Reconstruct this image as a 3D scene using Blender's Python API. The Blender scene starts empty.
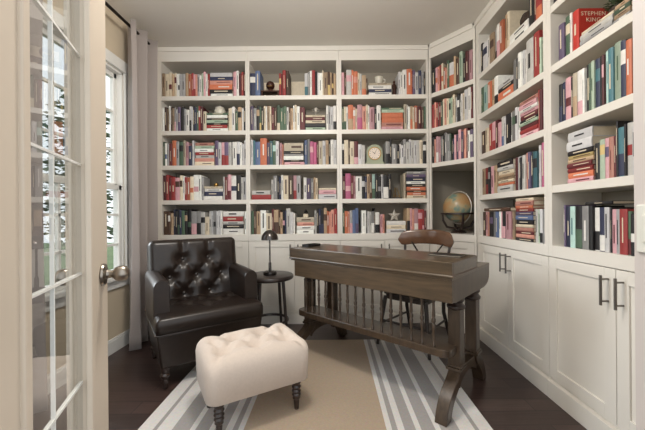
import bpy, math, random, re
from mathutils import Vector, Matrix
R = random.Random(7)
C = bpy.context.scene.collection
PI = math.pi
H = 2.74          # ceiling height
EYE = 1.071       # camera height
F = 318.0         # focal length in pixels (image 645 wide)

# ------------------------------------------------------------------ materials
def lin(c):
    c = c / 255.0
    return c / 12.92 if c <= 0.04045 else ((c + 0.055) / 1.055) ** 2.4
def rgb(c): return (lin(c[0]), lin(c[1]), lin(c[2]), 1)
MATS = {}
def mat(name, c, rough=0.5, metal=0.0, var=0.06, scale=12.0, bump=0.0, spec=0.5, coat=0.0, stretch=(1, 1, 1), sheen=0.0):
    if name in MATS: return MATS[name]
    m = bpy.data.materials.new(name); m.use_nodes = True
    nt = m.node_tree; b = nt.nodes['Principled BSDF']
    b.inputs['Roughness'].default_value = rough; b.inputs['Metallic'].default_value = metal
    b.inputs['Specular IOR Level'].default_value = spec
    b.inputs['Coat Weight'].default_value = coat; b.inputs['Coat Roughness'].default_value = 0.15
    b.inputs['Sheen Weight'].default_value = sheen
    tc = nt.nodes.new('ShaderNodeTexCoord'); mp = nt.nodes.new('ShaderNodeMapping')
    mp.inputs['Scale'].default_value = stretch
    nz = nt.nodes.new('ShaderNodeTexNoise'); nz.inputs['Scale'].default_value = scale; nz.inputs['Detail'].default_value = 4
    nt.links.new(tc.outputs['Object'], mp.inputs['Vector']); nt.links.new(mp.outputs['Vector'], nz.inputs['Vector'])
    rp = nt.nodes.new('ShaderNodeValToRGB')
    base = rgb(c)
    lo = tuple(v * (1 - var) for v in base[:3]) + (1,); hi = tuple(min(1, v * (1 + var)) for v in base[:3]) + (1,)
    rp.color_ramp.elements[0].color = lo; rp.color_ramp.elements[1].color = hi
    rp.color_ramp.elements[0].position = 0.3; rp.color_ramp.elements[1].position = 0.7
    nt.links.new(nz.outputs['Fac'], rp.inputs['Fac']); nt.links.new(rp.outputs['Color'], b.inputs['Base Color'])
    if bump:
        bp = nt.nodes.new('ShaderNodeBump'); bp.inputs['Strength'].default_value = bump; bp.inputs['Distance'].default_value = 0.004
        nt.links.new(nz.outputs['Fac'], bp.inputs['Height']); nt.links.new(bp.outputs['Normal'], b.inputs['Normal'])
    MATS[name] = m
    return m

white = mat('white_paint', (226, 221, 212), 0.35, var=0.015, scale=3)
greige = mat('greige_backing', (150, 142, 128), 0.6, var=0.03, scale=4)
wallp = mat('beige_wall_paint', (206, 190, 165), 0.7, var=0.02, scale=2)
ceilp = mat('ceiling_paint', (226, 222, 214), 0.85, var=0.02, scale=1.5)
trimw = mat('trim_white', (230, 228, 222), 0.35, var=0.015)
doorp = mat('door_paint', (206, 192, 174), 0.4, var=0.015, scale=3)
jambp = mat('jamb_paint', (208, 200, 196), 0.5, var=0.01)
nickel = mat('brushed_nickel', (150, 142, 132), 0.28, 1.0, var=0.05, scale=60)
steel = mat('pull_steel', (120, 116, 112), 0.32, 1.0, var=0.04)
darkm = mat('dark_bronze', (48, 42, 38), 0.35, 0.8)
gun = mat('gunmetal', (86, 82, 80), 0.22, 0.9, var=0.05)
leather = mat('dark_leather', (34, 25, 20), 0.38, var=0.18, scale=30, bump=0.08, coat=0.18, spec=0.4)
darkwood = mat('espresso_wood', (44, 31, 26), 0.35, var=0.2, scale=10, stretch=(1, 1, 6), coat=0.2)
tablewood = mat('black_brown_wood', (46, 38, 35), 0.35, var=0.18, scale=8)
linen = mat('cream_linen', (205, 191, 179), 0.9, var=0.03, scale=90, bump=0.08, spec=0.2, sheen=0.2)
deskw = mat('walnut_wood', (72, 57, 40), 0.34, var=0.32, scale=7, stretch=(1, 9, 9), bump=0.04, coat=0.3)
deskd = mat('dark_walnut', (60, 46, 33), 0.36, var=0.3, scale=9, stretch=(6, 6, 1), coat=0.3)
chairw = mat('chair_wood', (104, 74, 54), 0.25, var=0.25, scale=9, coat=0.6)
chaird = mat('chair_dark', (52, 44, 40), 0.35, var=0.15)
curtainm = mat('curtain_fabric', (170, 160, 154), 0.85, var=0.04, scale=120, bump=0.05, spec=0.2, sheen=0.3)
pages = mat('page_paper', (222, 210, 188), 0.8, var=0.06, scale=150, stretch=(1, 1, 1))
platem = mat('plate_plastic', (226, 226, 218), 0.35, var=0.01)
brass = mat('brass', (176, 140, 80), 0.3, 0.9)
bronze = mat('bronze_figure', (74, 44, 32), 0.4, 0.3, var=0.2)
ceram = mat('pale_ceramic', (214, 208, 192), 0.3, var=0.08, scale=25)
silverm = mat('silver_grey', (188, 182, 172), 0.45, 0.3, var=0.08, scale=30)
sage = mat('sage_paint', (158, 164, 140), 0.5, var=0.06)
blackm = mat('black_satin', (26, 24, 24), 0.35, var=0.1)
dial = mat('dial_cream', (232, 218, 204), 0.5, var=0.02)
leafm = mat('dark_leaf', (70, 86, 58), 0.6, var=0.35, scale=6)
barkm = mat('bark', (70, 56, 44), 0.9, var=0.2)
wicker = mat('dark_wicker', (58, 44, 34), 0.7, var=0.4, scale=60, bump=0.5)
lawnm = mat('lawn_grass', (84, 104, 60), 0.9, var=0.3, scale=5)

# translucent curtain: mix in some light transmission
nt = curtainm.node_tree; out = nt.nodes['Material Output']; pb = nt.nodes['Principled BSDF']
tr = nt.nodes.new('ShaderNodeBsdfTranslucent'); tr.inputs['Color'].default_value = rgb((220, 212, 214))
mx = nt.nodes.new('ShaderNodeMixShader'); mx.inputs['Fac'].default_value = 0.25
nt.links.new(pb.outputs[0], mx.inputs[1]); nt.links.new(tr.outputs[0], mx.inputs[2]); nt.links.new(mx.outputs[0], out.inputs['Surface'])

def glass_mat(name, ior):
    m = bpy.data.materials.new(name); m.use_nodes = True
    nt = m.node_tree; nt.nodes.remove(nt.nodes['Principled BSDF']); out = nt.nodes['Material Output']
    t = nt.nodes.new('ShaderNodeBsdfTransparent'); g = nt.nodes.new('ShaderNodeBsdfGlossy'); g.inputs['Roughness'].default_value = 0.0
    t.inputs['Color'].default_value = (0.93, 0.94, 0.94, 1)
    fr = nt.nodes.new('ShaderNodeFresnel'); fr.inputs['IOR'].default_value = ior
    ge = nt.nodes.new('ShaderNodeNewGeometry'); ml = nt.nodes.new('ShaderNodeMath'); ml.operation = 'SUBTRACT'; ml.inputs[0].default_value = 1.0; nt.links.new(ge.outputs['Backfacing'], ml.inputs[1])
    m2 = nt.nodes.new('ShaderNodeMath'); m2.operation = 'MULTIPLY'; nt.links.new(ml.outputs[0], m2.inputs[0]); nt.links.new(fr.outputs[0], m2.inputs[1])
    mx = nt.nodes.new('ShaderNodeMixShader')
    nt.links.new(m2.outputs[0], mx.inputs[0]); nt.links.new(t.outputs[0], mx.inputs[1]); nt.links.new(g.outputs[0], mx.inputs[2])
    nt.links.new(mx.outputs[0], out.inputs['Surface'])
    return m
glass = glass_mat('window_glass', 1.45); doorglass = glass_mat('door_glass', 3.4)

def floor_mat():
    m = bpy.data.materials.new('dark_plank_floor'); m.use_nodes = True
    nt = m.node_tree; b = nt.nodes['Principled BSDF']
    tc = nt.nodes.new('ShaderNodeTexCoord'); br = nt.nodes.new('ShaderNodeTexBrick')
    br.inputs['Scale'].default_value = 1.0; br.inputs['Brick Width'].default_value = 1.1; br.inputs['Row Height'].default_value = 0.115
    br.inputs['Mortar Size'].default_value = 0.0025; br.inputs['Mortar Smooth'].default_value = 0.2
    br.inputs['Color1'].default_value = rgb((78, 61, 56)); br.inputs['Color2'].default_value = rgb((60, 46, 42)); br.inputs['Mortar'].default_value = rgb((34, 26, 24))
    mp = nt.nodes.new('ShaderNodeMapping'); mp.inputs['Scale'].default_value = (2, 26, 2)
    nz = nt.nodes.new('ShaderNodeTexNoise'); nz.inputs['Scale'].default_value = 2.2; nz.inputs['Detail'].default_value = 6
    nt.links.new(tc.outputs['Object'], br.inputs['Vector']); nt.links.new(tc.outputs['Object'], mp.inputs['Vector']); nt.links.new(mp.outputs[0], nz.inputs['Vector'])
    mx = nt.nodes.new('ShaderNodeMixRGB'); mx.blend_type = 'MULTIPLY'; mx.inputs['Fac'].default_value = 0.7
    rp = nt.nodes.new('ShaderNodeValToRGB'); rp.color_ramp.elements[0].color = (0.45, 0.45, 0.45, 1); rp.color_ramp.elements[1].color = (1.25, 1.2, 1.2, 1)
    nt.links.new(nz.outputs['Fac'], rp.inputs['Fac']); nt.links.new(br.outputs['Color'], mx.inputs[1]); nt.links.new(rp.outputs[0], mx.inputs[2])
    nt.links.new(mx.outputs[0], b.inputs['Base Color'])
    b.inputs['Roughness'].default_value = 0.3
    bp = nt.nodes.new('ShaderNodeBump'); bp.inputs['Strength'].default_value = 0.25; bp.inputs['Distance'].default_value = 0.003
    nt.links.new(rp.outputs[0], bp.inputs['Height']); nt.links.new(bp.outputs[0], b.inputs['Normal'])
    return m

def rug_mat(x0, x1, stripes):
    """stripes: list of (x_start, colour); constant bands across object X"""
    m = bpy.data.materials.new('striped_rug'); m.use_nodes = True
    nt = m.node_tree; b = nt.nodes['Principled BSDF']; b.inputs['Roughness'].default_value = 0.95; b.inputs['Specular IOR Level'].default_value = 0.1
    tc = nt.nodes.new('ShaderNodeTexCoord'); sx = nt.nodes.new('ShaderNodeSeparateXYZ'); mr = nt.nodes.new('ShaderNodeMapRange')
    mr.inputs['From Min'].default_value = x0; mr.inputs['From Max'].default_value = x1
    nt.links.new(tc.outputs['Object'], sx.inputs[0]); nt.links.new(sx.outputs['X'], mr.inputs['Value'])
    rp = nt.nodes.new('ShaderNodeValToRGB'); cr = rp.color_ramp; cr.interpolation = 'CONSTANT'
    for i, (x, c) in enumerate(stripes):
        p = (x - x0) / (x1 - x0)
        e = cr.elements[0] if i == 0 else (cr.elements[1] if i == 1 else cr.elements.new(p))
        e.position = p; e.color = rgb(c)
    nt.links.new(mr.outputs[0], rp.inputs['Fac'])
    nz = nt.nodes.new('ShaderNodeTexNoise'); nz.inputs['Scale'].default_value = 90; nz.inputs['Detail'].default_value = 3
    nt.links.new(tc.outputs['Object'], nz.inputs['Vector'])
    mx = nt.nodes.new('ShaderNodeMixRGB'); mx.blend_type = 'MULTIPLY'; mx.inputs[0].default_value = 0.3
    nt.links.new(rp.outputs[0], mx.inputs[1]); nt.links.new(nz.outputs['Color'], mx.inputs[2])
    hs = nt.nodes.new('ShaderNodeHueSaturation'); hs.inputs['Saturation'].default_value = 0.95; hs.inputs['Value'].default_value = 1.15
    nt.links.new(mx.outputs[0], hs.inputs['Color'])
    nt.links.new(hs.outputs[0], b.inputs['Base Color'])
    bp = nt.nodes.new('ShaderNodeBump'); bp.inputs['Strength'].default_value = 0.4; bp.inputs['Distance'].default_value = 0.003
    nt.links.new(nz.outputs['Fac'], bp.inputs['Height']); nt.links.new(bp.outputs[0], b.inputs['Normal'])
    return m

def globe_mat():
    m = bpy.data.materials.new('globe_map'); m.use_nodes = True
    nt = m.node_tree; b = nt.nodes['Principled BSDF']; b.inputs['Roughness'].default_value = 0.3
    tc = nt.nodes.new('ShaderNodeTexCoord'); nz = nt.nodes.new('ShaderNodeTexNoise')
    nz.inputs['Scale'].default_value = 7.5; nz.inputs['Detail'].default_value = 6
    nt.links.new(tc.outputs['Object'], nz.inputs['Vector'])
    rp = nt.nodes.new('ShaderNodeValToRGB'); cr = rp.color_ramp
    cr.elements[0].position = 0.40; cr.elements[0].color = rgb((112, 136, 126))
    cr.elements[1].position = 0.46; cr.elements[1].color = rgb((170, 152, 116))
    e = cr.elements.new(0.6); e.color = rgb((176, 136, 92))
    nt.links.new(nz.outputs['Fac'], rp.inputs['Fac']); nt.links.new(rp.outputs[0], b.inputs['Base Color'])
    return m

# ------------------------------------------------------------------ mesh builder
class MB:
    def __init__(s): s.v = []; s.f = []; s.m = []
    def add(s, vs, fs, mi=0, M=None):
        o = len(s.v)
        s.v += [tuple(M @ Vector(p)) if M is not None else tuple(p) for p in vs]
        s.f += [tuple(i + o for i in f) for f in fs]; s.m += [mi] * len(fs)
        return s
    def box(s, x0, x1, y0, y1, z0, z1, mi=0, M=None):
        v = [(x0, y0, z0), (x1, y0, z0), (x1, y1, z0), (x0, y1, z0), (x0, y0, z1), (x1, y0, z1), (x1, y1, z1), (x0, y1, z1)]
        return s.add(v, [(3, 2, 1, 0), (4, 5, 6, 7), (0, 1, 5, 4), (1, 2, 6, 5), (2, 3, 7, 6), (3, 0, 4, 7)], mi, M)
    def frustum(s, x0, x1, y0, y1, z0, a0, a1, b0, b1, z1, mi=0, M=None):
        v = [(x0, y0, z0), (x1, y0, z0), (x1, y1, z0), (x0, y1, z0), (a0, b0, z1), (a1, b0, z1), (a1, b1, z1), (a0, b1, z1)]
        return s.add(v, [(3, 2, 1, 0), (4, 5, 6, 7), (0, 1, 5, 4), (1, 2, 6, 5), (2, 3, 7, 6), (3, 0, 4, 7)], mi, M)
    def prism(s, poly, a, b, axis='x', mi=0, M=None):
        """polygon (CCW in the two other axes) extruded along an axis from a to b"""
        n = len(poly)
        def pt(p, t):
            return {'x': (t, p[0], p[1]), 'y': (p[0], t, p[1]), 'z': (p[0], p[1], t)}[axis]
        v = [pt(p, a) for p in poly] + [pt(p, b) for p in poly]
        fs = [tuple(range(n)), tuple(range(2 * n - 1, n - 1, -1))] + [(i, i + n, (i + 1) % n + n, (i + 1) % n) for i in range(n)]
        return s.add(v, fs, mi, M)
    def lathe(s, prof, n=20, mi=0, M=None):
        v = []; fs = []
        for r, z in prof:
            for k in range(n):
                a = 2 * PI * k / n; v.append((r * math.cos(a), r * math.sin(a), z))
        for i in range(len(prof) - 1):
            for k in range(n):
                k2 = (k + 1) % n; fs.append((i * n + k, i * n + k2, (i + 1) * n + k2, (i + 1) * n + k))
        fs.append(tuple(range(n - 1, -1, -1))); fs.append(tuple((len(prof) - 1) * n + k for k in range(n)))
        return s.add(v, fs, mi, M)
    def tube(s, pts, r, n=8, mi=0, M=None, closed=False, flat=1.0):
        pts = [Vector(p) for p in pts]; N = len(pts); v = []; fs = []
        up = None
        for i, p in enumerate(pts):
            if closed: d = pts[(i + 1) % N] - pts[i - 1]
            else: d = pts[min(i + 1, N - 1)] - pts[max(i - 1, 0)]
            d.normalize()
            if up is None: up = Vector((0, 0, 1)) if abs(d.z) < 0.9 else Vector((0, 1, 0))
            a = d.cross(up); a.normalize(); b = a.cross(d); b.normalize(); up = b
            rr = r[i] if isinstance(r, (list, tuple)) else r
            for k in range(n):
                t = 2 * PI * k / n; v.append(tuple(p + a * (rr * math.cos(t)) + b * (rr * flat * math.sin(t))))
        for i in range(N if closed else N - 1):
            j = (i + 1) % N
            for k in range(n):
                k2 = (k + 1) % n; fs.append((i * n + k, i * n + k2, j * n + k2, j * n + k))
        if not closed:
            fs.append(tuple(range(n - 1, -1, -1))); fs.append(tuple((N - 1) * n + k for k in range(n)))
        return s.add(v, fs, mi, M)
    def strip(s, outline, thick, mi=0, M=None):
        """closed loop sweep: outline = list of (left, right) point pairs; extruded in local z by thick"""
        n = len(outline); v = []; fs = []
        for a, b in outline:
            v += [(a[0], a[1], a[2]), (b[0], b[1], b[2]), (b[0], b[1], b[2] + thick), (a[0], a[1], a[2] + thick)]
        for i in range(n - 1):
            for k in range(4):
                k2 = (k + 1) % 4; fs.append((i * 4 + k, i * 4 + k2, (i + 1) * 4 + k2, (i + 1) * 4 + k))
        fs.append((3, 2, 1, 0)); fs.append(tuple((n - 1) * 4 + k for k in range(4)))
        return s.add(v, fs, mi, M)
    def sphere(s, c, r, n=14, mi=0, M=None, sc=(1, 1, 1)):
        v = [(c[0], c[1], c[2] - r * sc[2])]; fs = []; m = n // 2
        for i in range(1, m):
            t = -PI / 2 + PI * i / m
            for k in range(n):
                a = 2 * PI * k / n
                v.append((c[0] + r * sc[0] * math.cos(t) * math.cos(a), c[1] + r * sc[1] * math.cos(t) * math.sin(a), c[2] + r * sc[2] * math.sin(t)))
        v.append((c[0], c[1], c[2] + r * sc[2])); top = len(v) - 1
        for k in range(n):
            k2 = (k + 1) % n; fs.append((0, 1 + k2, 1 + k)); fs.append((top, top - n + k, top - n + k2))
        for i in range(m - 2):
            for k in range(n):
                k2 = (k + 1) % n; fs.append((1 + i * n + k, 1 + i * n + k2, 1 + (i + 1) * n + k2, 1 + (i + 1) * n + k))
        return s.add(v, fs, mi, M)
    def pillow(s, w, d, h, er, cr, buttons, dep, sig, creases=(), puff=0.0, n=(44, 36), mi=0, M=None, taper=0.0):
        """closed upholstered block: flat bottom at z=0, rounded tufted top at z=h"""
        nx, ny = n; v = []; fs = []
        def coords(L, k):
            o = []
            for i in range(k + 1):
                t = -1 + 2 * i / k
                o.append(L / 2 * (t * 0.6 + 0.4 * math.sin(t * PI / 2)))
            return o
        xs = coords(w, nx); ys = coords(d, ny)
        def plan(x, y):
            ax, ay = abs(x), abs(y); qx, qy = ax - (w / 2 - cr), ay - (d / 2 - cr)
            if qx > 0 and qy > 0:
                q = max(qx, qy); L = math.hypot(qx, qy)
                f = q / L; qx *= f; qy *= f
                ax, ay = w / 2 - cr + qx, d / 2 - cr + qy
                e = cr - math.hypot(qx, qy)
            else: e = min(w / 2 - ax, d / 2 - ay)
            return math.copysign(ax, x), math.copysign(ay, y), e
        for y in ys:
            for x in xs:
                px, py, e = plan(x, y); q = 1 - min(max(e, 0) / er, 1)
                z = h - er * (1 - math.sqrt(max(0, 1 - q * q)))
                z += puff * (1 - (2 * px / w) ** 2) * (1 - (2 * py / d) ** 2)
                g = 0
                for bx, by in buttons:
                    g = max(g, math.exp(-((px - bx) ** 2 + (py - by) ** 2) / sig ** 2))
                for (ax, ay, bx, by) in creases:
                    dx, dy = bx - ax, by - ay; t = max(0, min(1, ((px - ax) * dx + (py - ay) * dy) / (dx * dx + dy * dy)))
                    dd = math.hypot(px - ax - t * dx, py - ay - t * dy)
                    g = max(g, 0.42 * math.exp(-(dd / (sig * 0.42)) ** 2))
                v.append((px, py, z - dep * g))
        W = nx + 1
        for j in range(ny):
            for i in range(nx): fs.append((j * W + i, j * W + i + 1, (j + 1) * W + i + 1, (j + 1) * W + i))
        ring = [i for i in range(W)] + [j * W + nx for j in range(1, ny + 1)] + [ny * W + i for i in range(nx - 1, -1, -1)] + [j * W for j in range(ny - 1, 0, -1)]
        o = len(v)
        for i in ring: v.append((v[i][0] * (1 - taper), v[i][1] * (1 - taper), 0.0))
        n2 = len(ring)
        for k in range(n2):
            k2 = (k + 1) % n2; fs.append((ring[k2], ring[k], o + k, o + k2))
        fs.append(tuple(o + k for k in range(n2 - 1, -1, -1)))
        return s.add(v, fs, mi, M)
    def build(s, name, mats, parent=None, smooth=False, bevel=0.0, loc=None, rz=None):
        me = bpy.data.meshes.new(name); me.from_pydata(s.v, [], s.f)
        if not isinstance(mats, (list, tuple)): mats = [mats]
        for m in mats: me.materials.append(m)
        me.polygons.foreach_set('material_index', s.m)
        me.update()
        o = bpy.data.objects.new(name, me); C.objects.link(o)
        if parent is not None: o.parent = parent
        if loc is not None: o.location = loc
        if rz is not None: o.rotation_euler = (0, 0, rz)
        if smooth:
            me.polygons.foreach_set('use_smooth', [True] * len(me.polygons))
            if smooth != 'full':
                me.set_sharp_from_angle(angle=math.radians(40))
        if bevel:
            b = o.modifiers.new('bevel', 'BEVEL'); b.width = bevel; b.segments = 2; b.limit_method = 'ANGLE'; b.angle_limit = math.radians(40)
        return o

def tag(o, label, cat, group=None):
    o['label'] = label; o['category'] = cat
    if group: o['group'] = group
    return o
def thing(name, label, cat, loc=(0, 0, 0), rz=0.0, group=None):
    o = bpy.data.objects.new(name, None); C.objects.link(o); o.empty_display_size = 0.1
    o.location = loc; o.rotation_euler = (0, 0, rz)
    return tag(o, label, cat, group)
def struct(o): o['kind'] = 'structure'; return o
def T(x=0, y=0, z=0): return Matrix.Translation((x, y, z))
def RX(a): return Matrix.Rotation(a, 4, 'X')
def RY(a): return Matrix.Rotation(a, 4, 'Y')
def RZ(a): return Matrix.Rotation(a, 4, 'Z')
def arc(cx, cz, r, a0, a1, n):
    return [(cx + r * math.cos(a0 + (a1 - a0) * i / n), cz + r * math.sin(a0 + (a1 - a0) * i / n)) for i in range(n + 1)]

# ------------------------------------------------------------------ room shell
XL, YB, XR = -1.735, 3.45, 1.60
YF = 0.30
struct(MB().box(-3.2, 2.6, -1.6, 3.55, -0.06, 0.0).build('floor', floor_mat()))
struct(MB().box(-1.85, 1.75, YF, 3.55, H, H + 0.06).build('ceiling', ceilp))
struct(MB().box(-1.85, 1.75, YB, YB + 0.1, 0, H).build('wall_back', wallp))
struct(MB().box(XR, XR + 0.1, 0.62, YB, 0, H).build('wall_right', wallp))
struct(MB().box(0.752, XR, 0.62, 0.79, 0, H).build('wall_front', jambp))
WY0, WY1, WZ0, WZ1 = 1.72, 2.66, 0.60, 2.27     # window opening in the left wall
lw = MB().box(XL - 0.08, XL, YF, WY0, 0, H).box(XL - 0.08, XL, WY1, YB, 0, H)
lw.box(XL - 0.08, XL, WY0, WY1, 0, WZ0).box(XL - 0.08, XL, WY0, WY1, WZ1, H)
struct(lw.build('wall_left', wallp))
bb = MB().box(XL, XL + 0.016, YF, 3.14, 0, 0.10).box(XL, XL + 0.012, YF, 3.14, 0.10, 0.115)
struct(bb.build('baseboard_left', trimw, bevel=0.002))

# window (structure) -------------------------------------------------
win = bpy.data.objects.new('window_1', None); C.objects.link(win); win.location = (XL, (WY0 + WY1) / 2, WZ0); struct(win)
hw = (WY1 - WY0) / 2; hh = WZ1 - WZ0
m = MB()
m.box(0, 0.022, -hw - 0.085, -hw, -0.02, hh + 0.085).box(0, 0.022, hw, hw + 0.085, -0.02, hh + 0.085)
m.box(0, 0.026, -hw - 0.085, hw + 0.085, hh, hh + 0.09)
m.box(-0.079, 0.0, -hw, -hw + 0.02, 0, hh).box(-0.079, 0.0, hw - 0.02, hw, 0, hh).box(-0.079, 0, -hw, hw, hh - 0.02, hh)
m.build('window_frame', trimw, win, bevel=0.003)
MB().box(-0.079, 0.05, -hw - 0.1, hw + 0.1, -0.03, 0.004).box(0, 0.018, -hw - 0.085, hw + 0.085, -0.10, -0.03).build('window_sill', trimw, win, bevel=0.004)
mid = 0.70
for z0, z1, xo in ((0.004, mid + 0.03, -0.038), (mid, hh - 0.02, -0.074)):
    s = MB(); a, b = -hw + 0.02, hw - 0.02
    s.box(xo, xo + 0.034, a, a + 0.036, z0, z1).box(xo, xo + 0.034, b - 0.036, b, z0, z1)
    s.box(xo, xo + 0.034, a, b, z0, z0 + 0.045).box(xo, xo + 0.034, a, b, z1 - 0.04, z1)
    so = s.build('window_sash', trimw, win, bevel=0.003)
    g = MB(); k = 3
    for i in range(1, k): g.box(xo + 0.006, xo + 0.028, a, b, z0 + (z1 - z0) * i / k - 0.009, z0 + (z1 - z0) * i / k + 0.009)
    for i in range(1, 3): g.box(xo + 0.006, xo + 0.028, a + (b - a) * i / 3 - 0.009, a + (b - a) * i / 3 + 0.009, z0, z1)
    g.build('muntin', trimw, so)
    MB().box(xo + 0.015, xo + 0.019, a + 0.01, b - 0.01, z0 + 0.01, z1 - 0.01).build('pane', glass, so)

# outside --------------------------------------------------------------
struct(MB().box(-14, XL - 0.15, -6, 14, -0.3, -0.06).build('ground', lawnm))
def shrub(name, label, x, y, rad, hgt, n, seed):
    r = random.Random(seed); t = thing(name, label, 'tree', (x, y, -0.06))
    MB().tube([(0, 0, 0), (0.02, 0, hgt * 0.4), (0, 0.03, hgt * 0.8)], [0.06, 0.045, 0.02], 8).build('trunk', barkm, t, smooth=True)
    f = MB()
    for i in range(n):
        while True:
            p = Vector((r.uniform(-1, 1), r.uniform(-1, 1), r.uniform(-1, 1)))
            if 0.25 < p.length < 1: break
        c = Vector((p.x * rad, p.y * rad, hgt * 0.55 + p.z * hgt * 0.45))
        M = Matrix.Translation(c) @ Matrix.Rotation(r.uniform(0, 6.28), 4, 'Z') @ Matrix.Rotation(r.uniform(0, 3.1), 4, 'X')
        L = r.uniform(0.05, 0.1)
        f.add([(-L, 0, 0), (0, -L * 0.4, 0.01), (L, 0, 0), (0, L * 0.4, 0.01)], [(0, 1, 2, 3)], 0, M)
    f.build('foliage', leafm, t)
shrub('tree', 'dark green bushy tree outside the window', -4.3, 5.45, 0.62, 3.4, 900, 3)

# curtain rod and curtain ----------------------------------------------
rod = thing('curtain_rod', 'dark metal curtain rod mounted above the window', 'curtain rod', (-1.62, 2.0, 2.615))
MB().tube([(0, -0.75, 0), (0, 0.885, 0)], 0.0125, 12).build('rod', darkm, rod, smooth=True)
MB().sphere((0, 0.905, 0), 0.024, 14).build('finial', darkm, rod, smooth=True)
for yy in (0.80, -0.6):
    MB().box(-0.115, 0.006, yy - 0.006, yy + 0.006, -0.02, -0.011).box(-0.115, -0.107, yy - 0.02, yy + 0.02, -0.06, 0.03).build('bracket', darkm, rod)
def curtain(ya, yb, label, ph0):
    cm = MB(); NY, NZ = 84, 26; vs = []; th = 0.004
    for side in (0, 1):
        for j in range(NZ + 1):
            q = j / NZ; z = 0.012 + 2.643 * q
            for i in range(NY + 1):
                t = i / NY
                y0 = ya - 0.03 * (1 - q) ** 2; y1 = yb - 0.06 * (1 - q) * q
                ph = ph0 + t * 2 * PI * 2.6 + 0.6 * math.sin(q * 2.2)
                amp = 0.058 + 0.012 * (1 - q) * math.sin(t * 9)
                x = -1.622 + amp * math.sin(ph) + 0.02 * (1 - q) * math.sin(t * 5 + 1)
                vs.append((x + (th if side else 0), y0 + (y1 - y0) * t + 0.006 * math.sin(2 * ph), z))
    fs = []; W = NY + 1; off = W * (NZ + 1)
    for j in range(NZ):
        for i in range(NY):
            a = j * W + i
            fs.append((a, a + W, a + W + 1, a + 1)); fs.append((off + a, off + a + 1, off + a + W + 1, off + a + W))
    for j in range(NZ):
        a = j * W; fs.append((a, off + a, off + a + W, a + W)); a += NY; fs.append((a, a + W, off + a + W, off + a))
    for i in range(NY):
        fs.append((i, i + 1, off + i + 1, off + i)); a = NZ * W + i; fs.append((a, off + a, off + a + 1, a + 1))
    cm.add(vs, fs)
    tag(cm.build('curtain', curtainm, smooth='full'), label, 'curtain', 'curtains at the window')
curtain(2.535, 2.945, 'taupe pleated curtain between the window and the white bookcase', 0.0)
curtain(1.36, 1.84, 'taupe curtain panel left of the window, seen through the door glass', 0.8)

# French door leaf (structure) -------------------------------------------
dd = Vector((-0.376, 0.927, 0)).normalized()
free = Vector((-0.60, 0.85, 0)); LEAF = 0.57
hinge = free - dd * LEAF
drz = math.atan2(dd.y, dd.x)
door = bpy.data.objects.new('door_1', None); C.objects.link(door); door.location = (hinge.x, hinge.y, 0.012); door.rotation_euler = (0, 0, drz); struct(door)
# local: x along leaf from hinge to free edge, y to the left (away from room centre), z up. visible face at y=0 side (-y faces camera)
DH = 2.05; s0, s1, TH = 0.142, 0.142, 0.036
gx0, gx1, gz0, gz1 = s0, LEAF - s1, 0.24, 1.95
dm = MB()
dm.box(0, gx0, 0, TH, 0, DH).box(gx1, LEAF, 0, TH, 0, DH).box(gx0, gx1, 0, TH, 0, gz0).box(gx0, gx1, 0, TH, gz1, DH)
dm.build('door_frame', doorp, door, bevel=0.002)
st = MB()
for y0, y1 in ((-0.006, 0.006), (TH - 0.006, TH + 0.006)):
    st.box(gx0 - 0.012, gx0 + 0.010, y0, y1, gz0 - 0.012, gz1 + 0.012).box(gx1 - 0.010, gx1 + 0.012, y0, y1, gz0 - 0.012, gz1 + 0.012)
    st.box(gx0, gx1, y0, y1, gz0 - 0.012, gz0 + 0.010).box(gx0, gx1, y0, y1, gz1 - 0.010, gz1 + 0.012)
st.build('glazing_bead', doorp, door, bevel=0.003)
gp = MB().box(gx0 + 0.001, gx1 - 0.001, TH / 2 - 0.003, TH / 2 + 0.003, gz0 + 0.001, gz1 - 0.001).build('glass_pane', doorglass, door)
xm = (gx0 + gx1) / 2
for k in range(-3, 5):
    z = 0.945 + 0.243 * k - 0.012
    if gz0 + 0.05 < z < gz1 - 0.05:
        MB().box(gx0, gx1, TH / 2 - 0.0036, TH / 2 + 0.0036, z - 0.0025, z + 0.0025).build('muntin', trimw, door)
MB().box(xm - 0.0012, xm + 0.0012, TH / 2 - 0.0034, TH / 2 + 0.0034, gz0, gz1).build('muntin', trimw, door)
kx, kz = LEAF - 0.048, 0.913
for sgn, yb in ((-1, 0.0), (1, TH)):
    M = T(kx, yb, kz) @ RX(PI / 2 if sgn < 0 else -PI / 2)
    k = MB().lathe([(0.026, 0.0), (0.028, 0.003), (0.026, 0.007), (0.012, 0.011), (0.0095, 0.02), (0.011, 0.024), (0.017, 0.029), (0.0205, 0.037), (0.0205, 0.045), (0.0175, 0.053), (0.011, 0.058), (0.004, 0.0595)], 24, 0, M)
    k.build('door_knob', nickel, door, smooth=True)

# light switch plate on the wall end
sw = thing('light_switch', 'pale rocker light switch plate on the white wall end at right', 'light switch', (0.752 - 0.0003, 0.745, 1.032), -PI / 2)
MB().box(-0.035, 0.035, -0.006, 0, -0.058, 0.058).build('plate', platem, sw, bevel=0.004)
MB().box(-0.017, 0.017, -0.010, -0.005, -0.033, 0.033).build('rocker', platem, sw, bevel=0.002)

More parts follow.
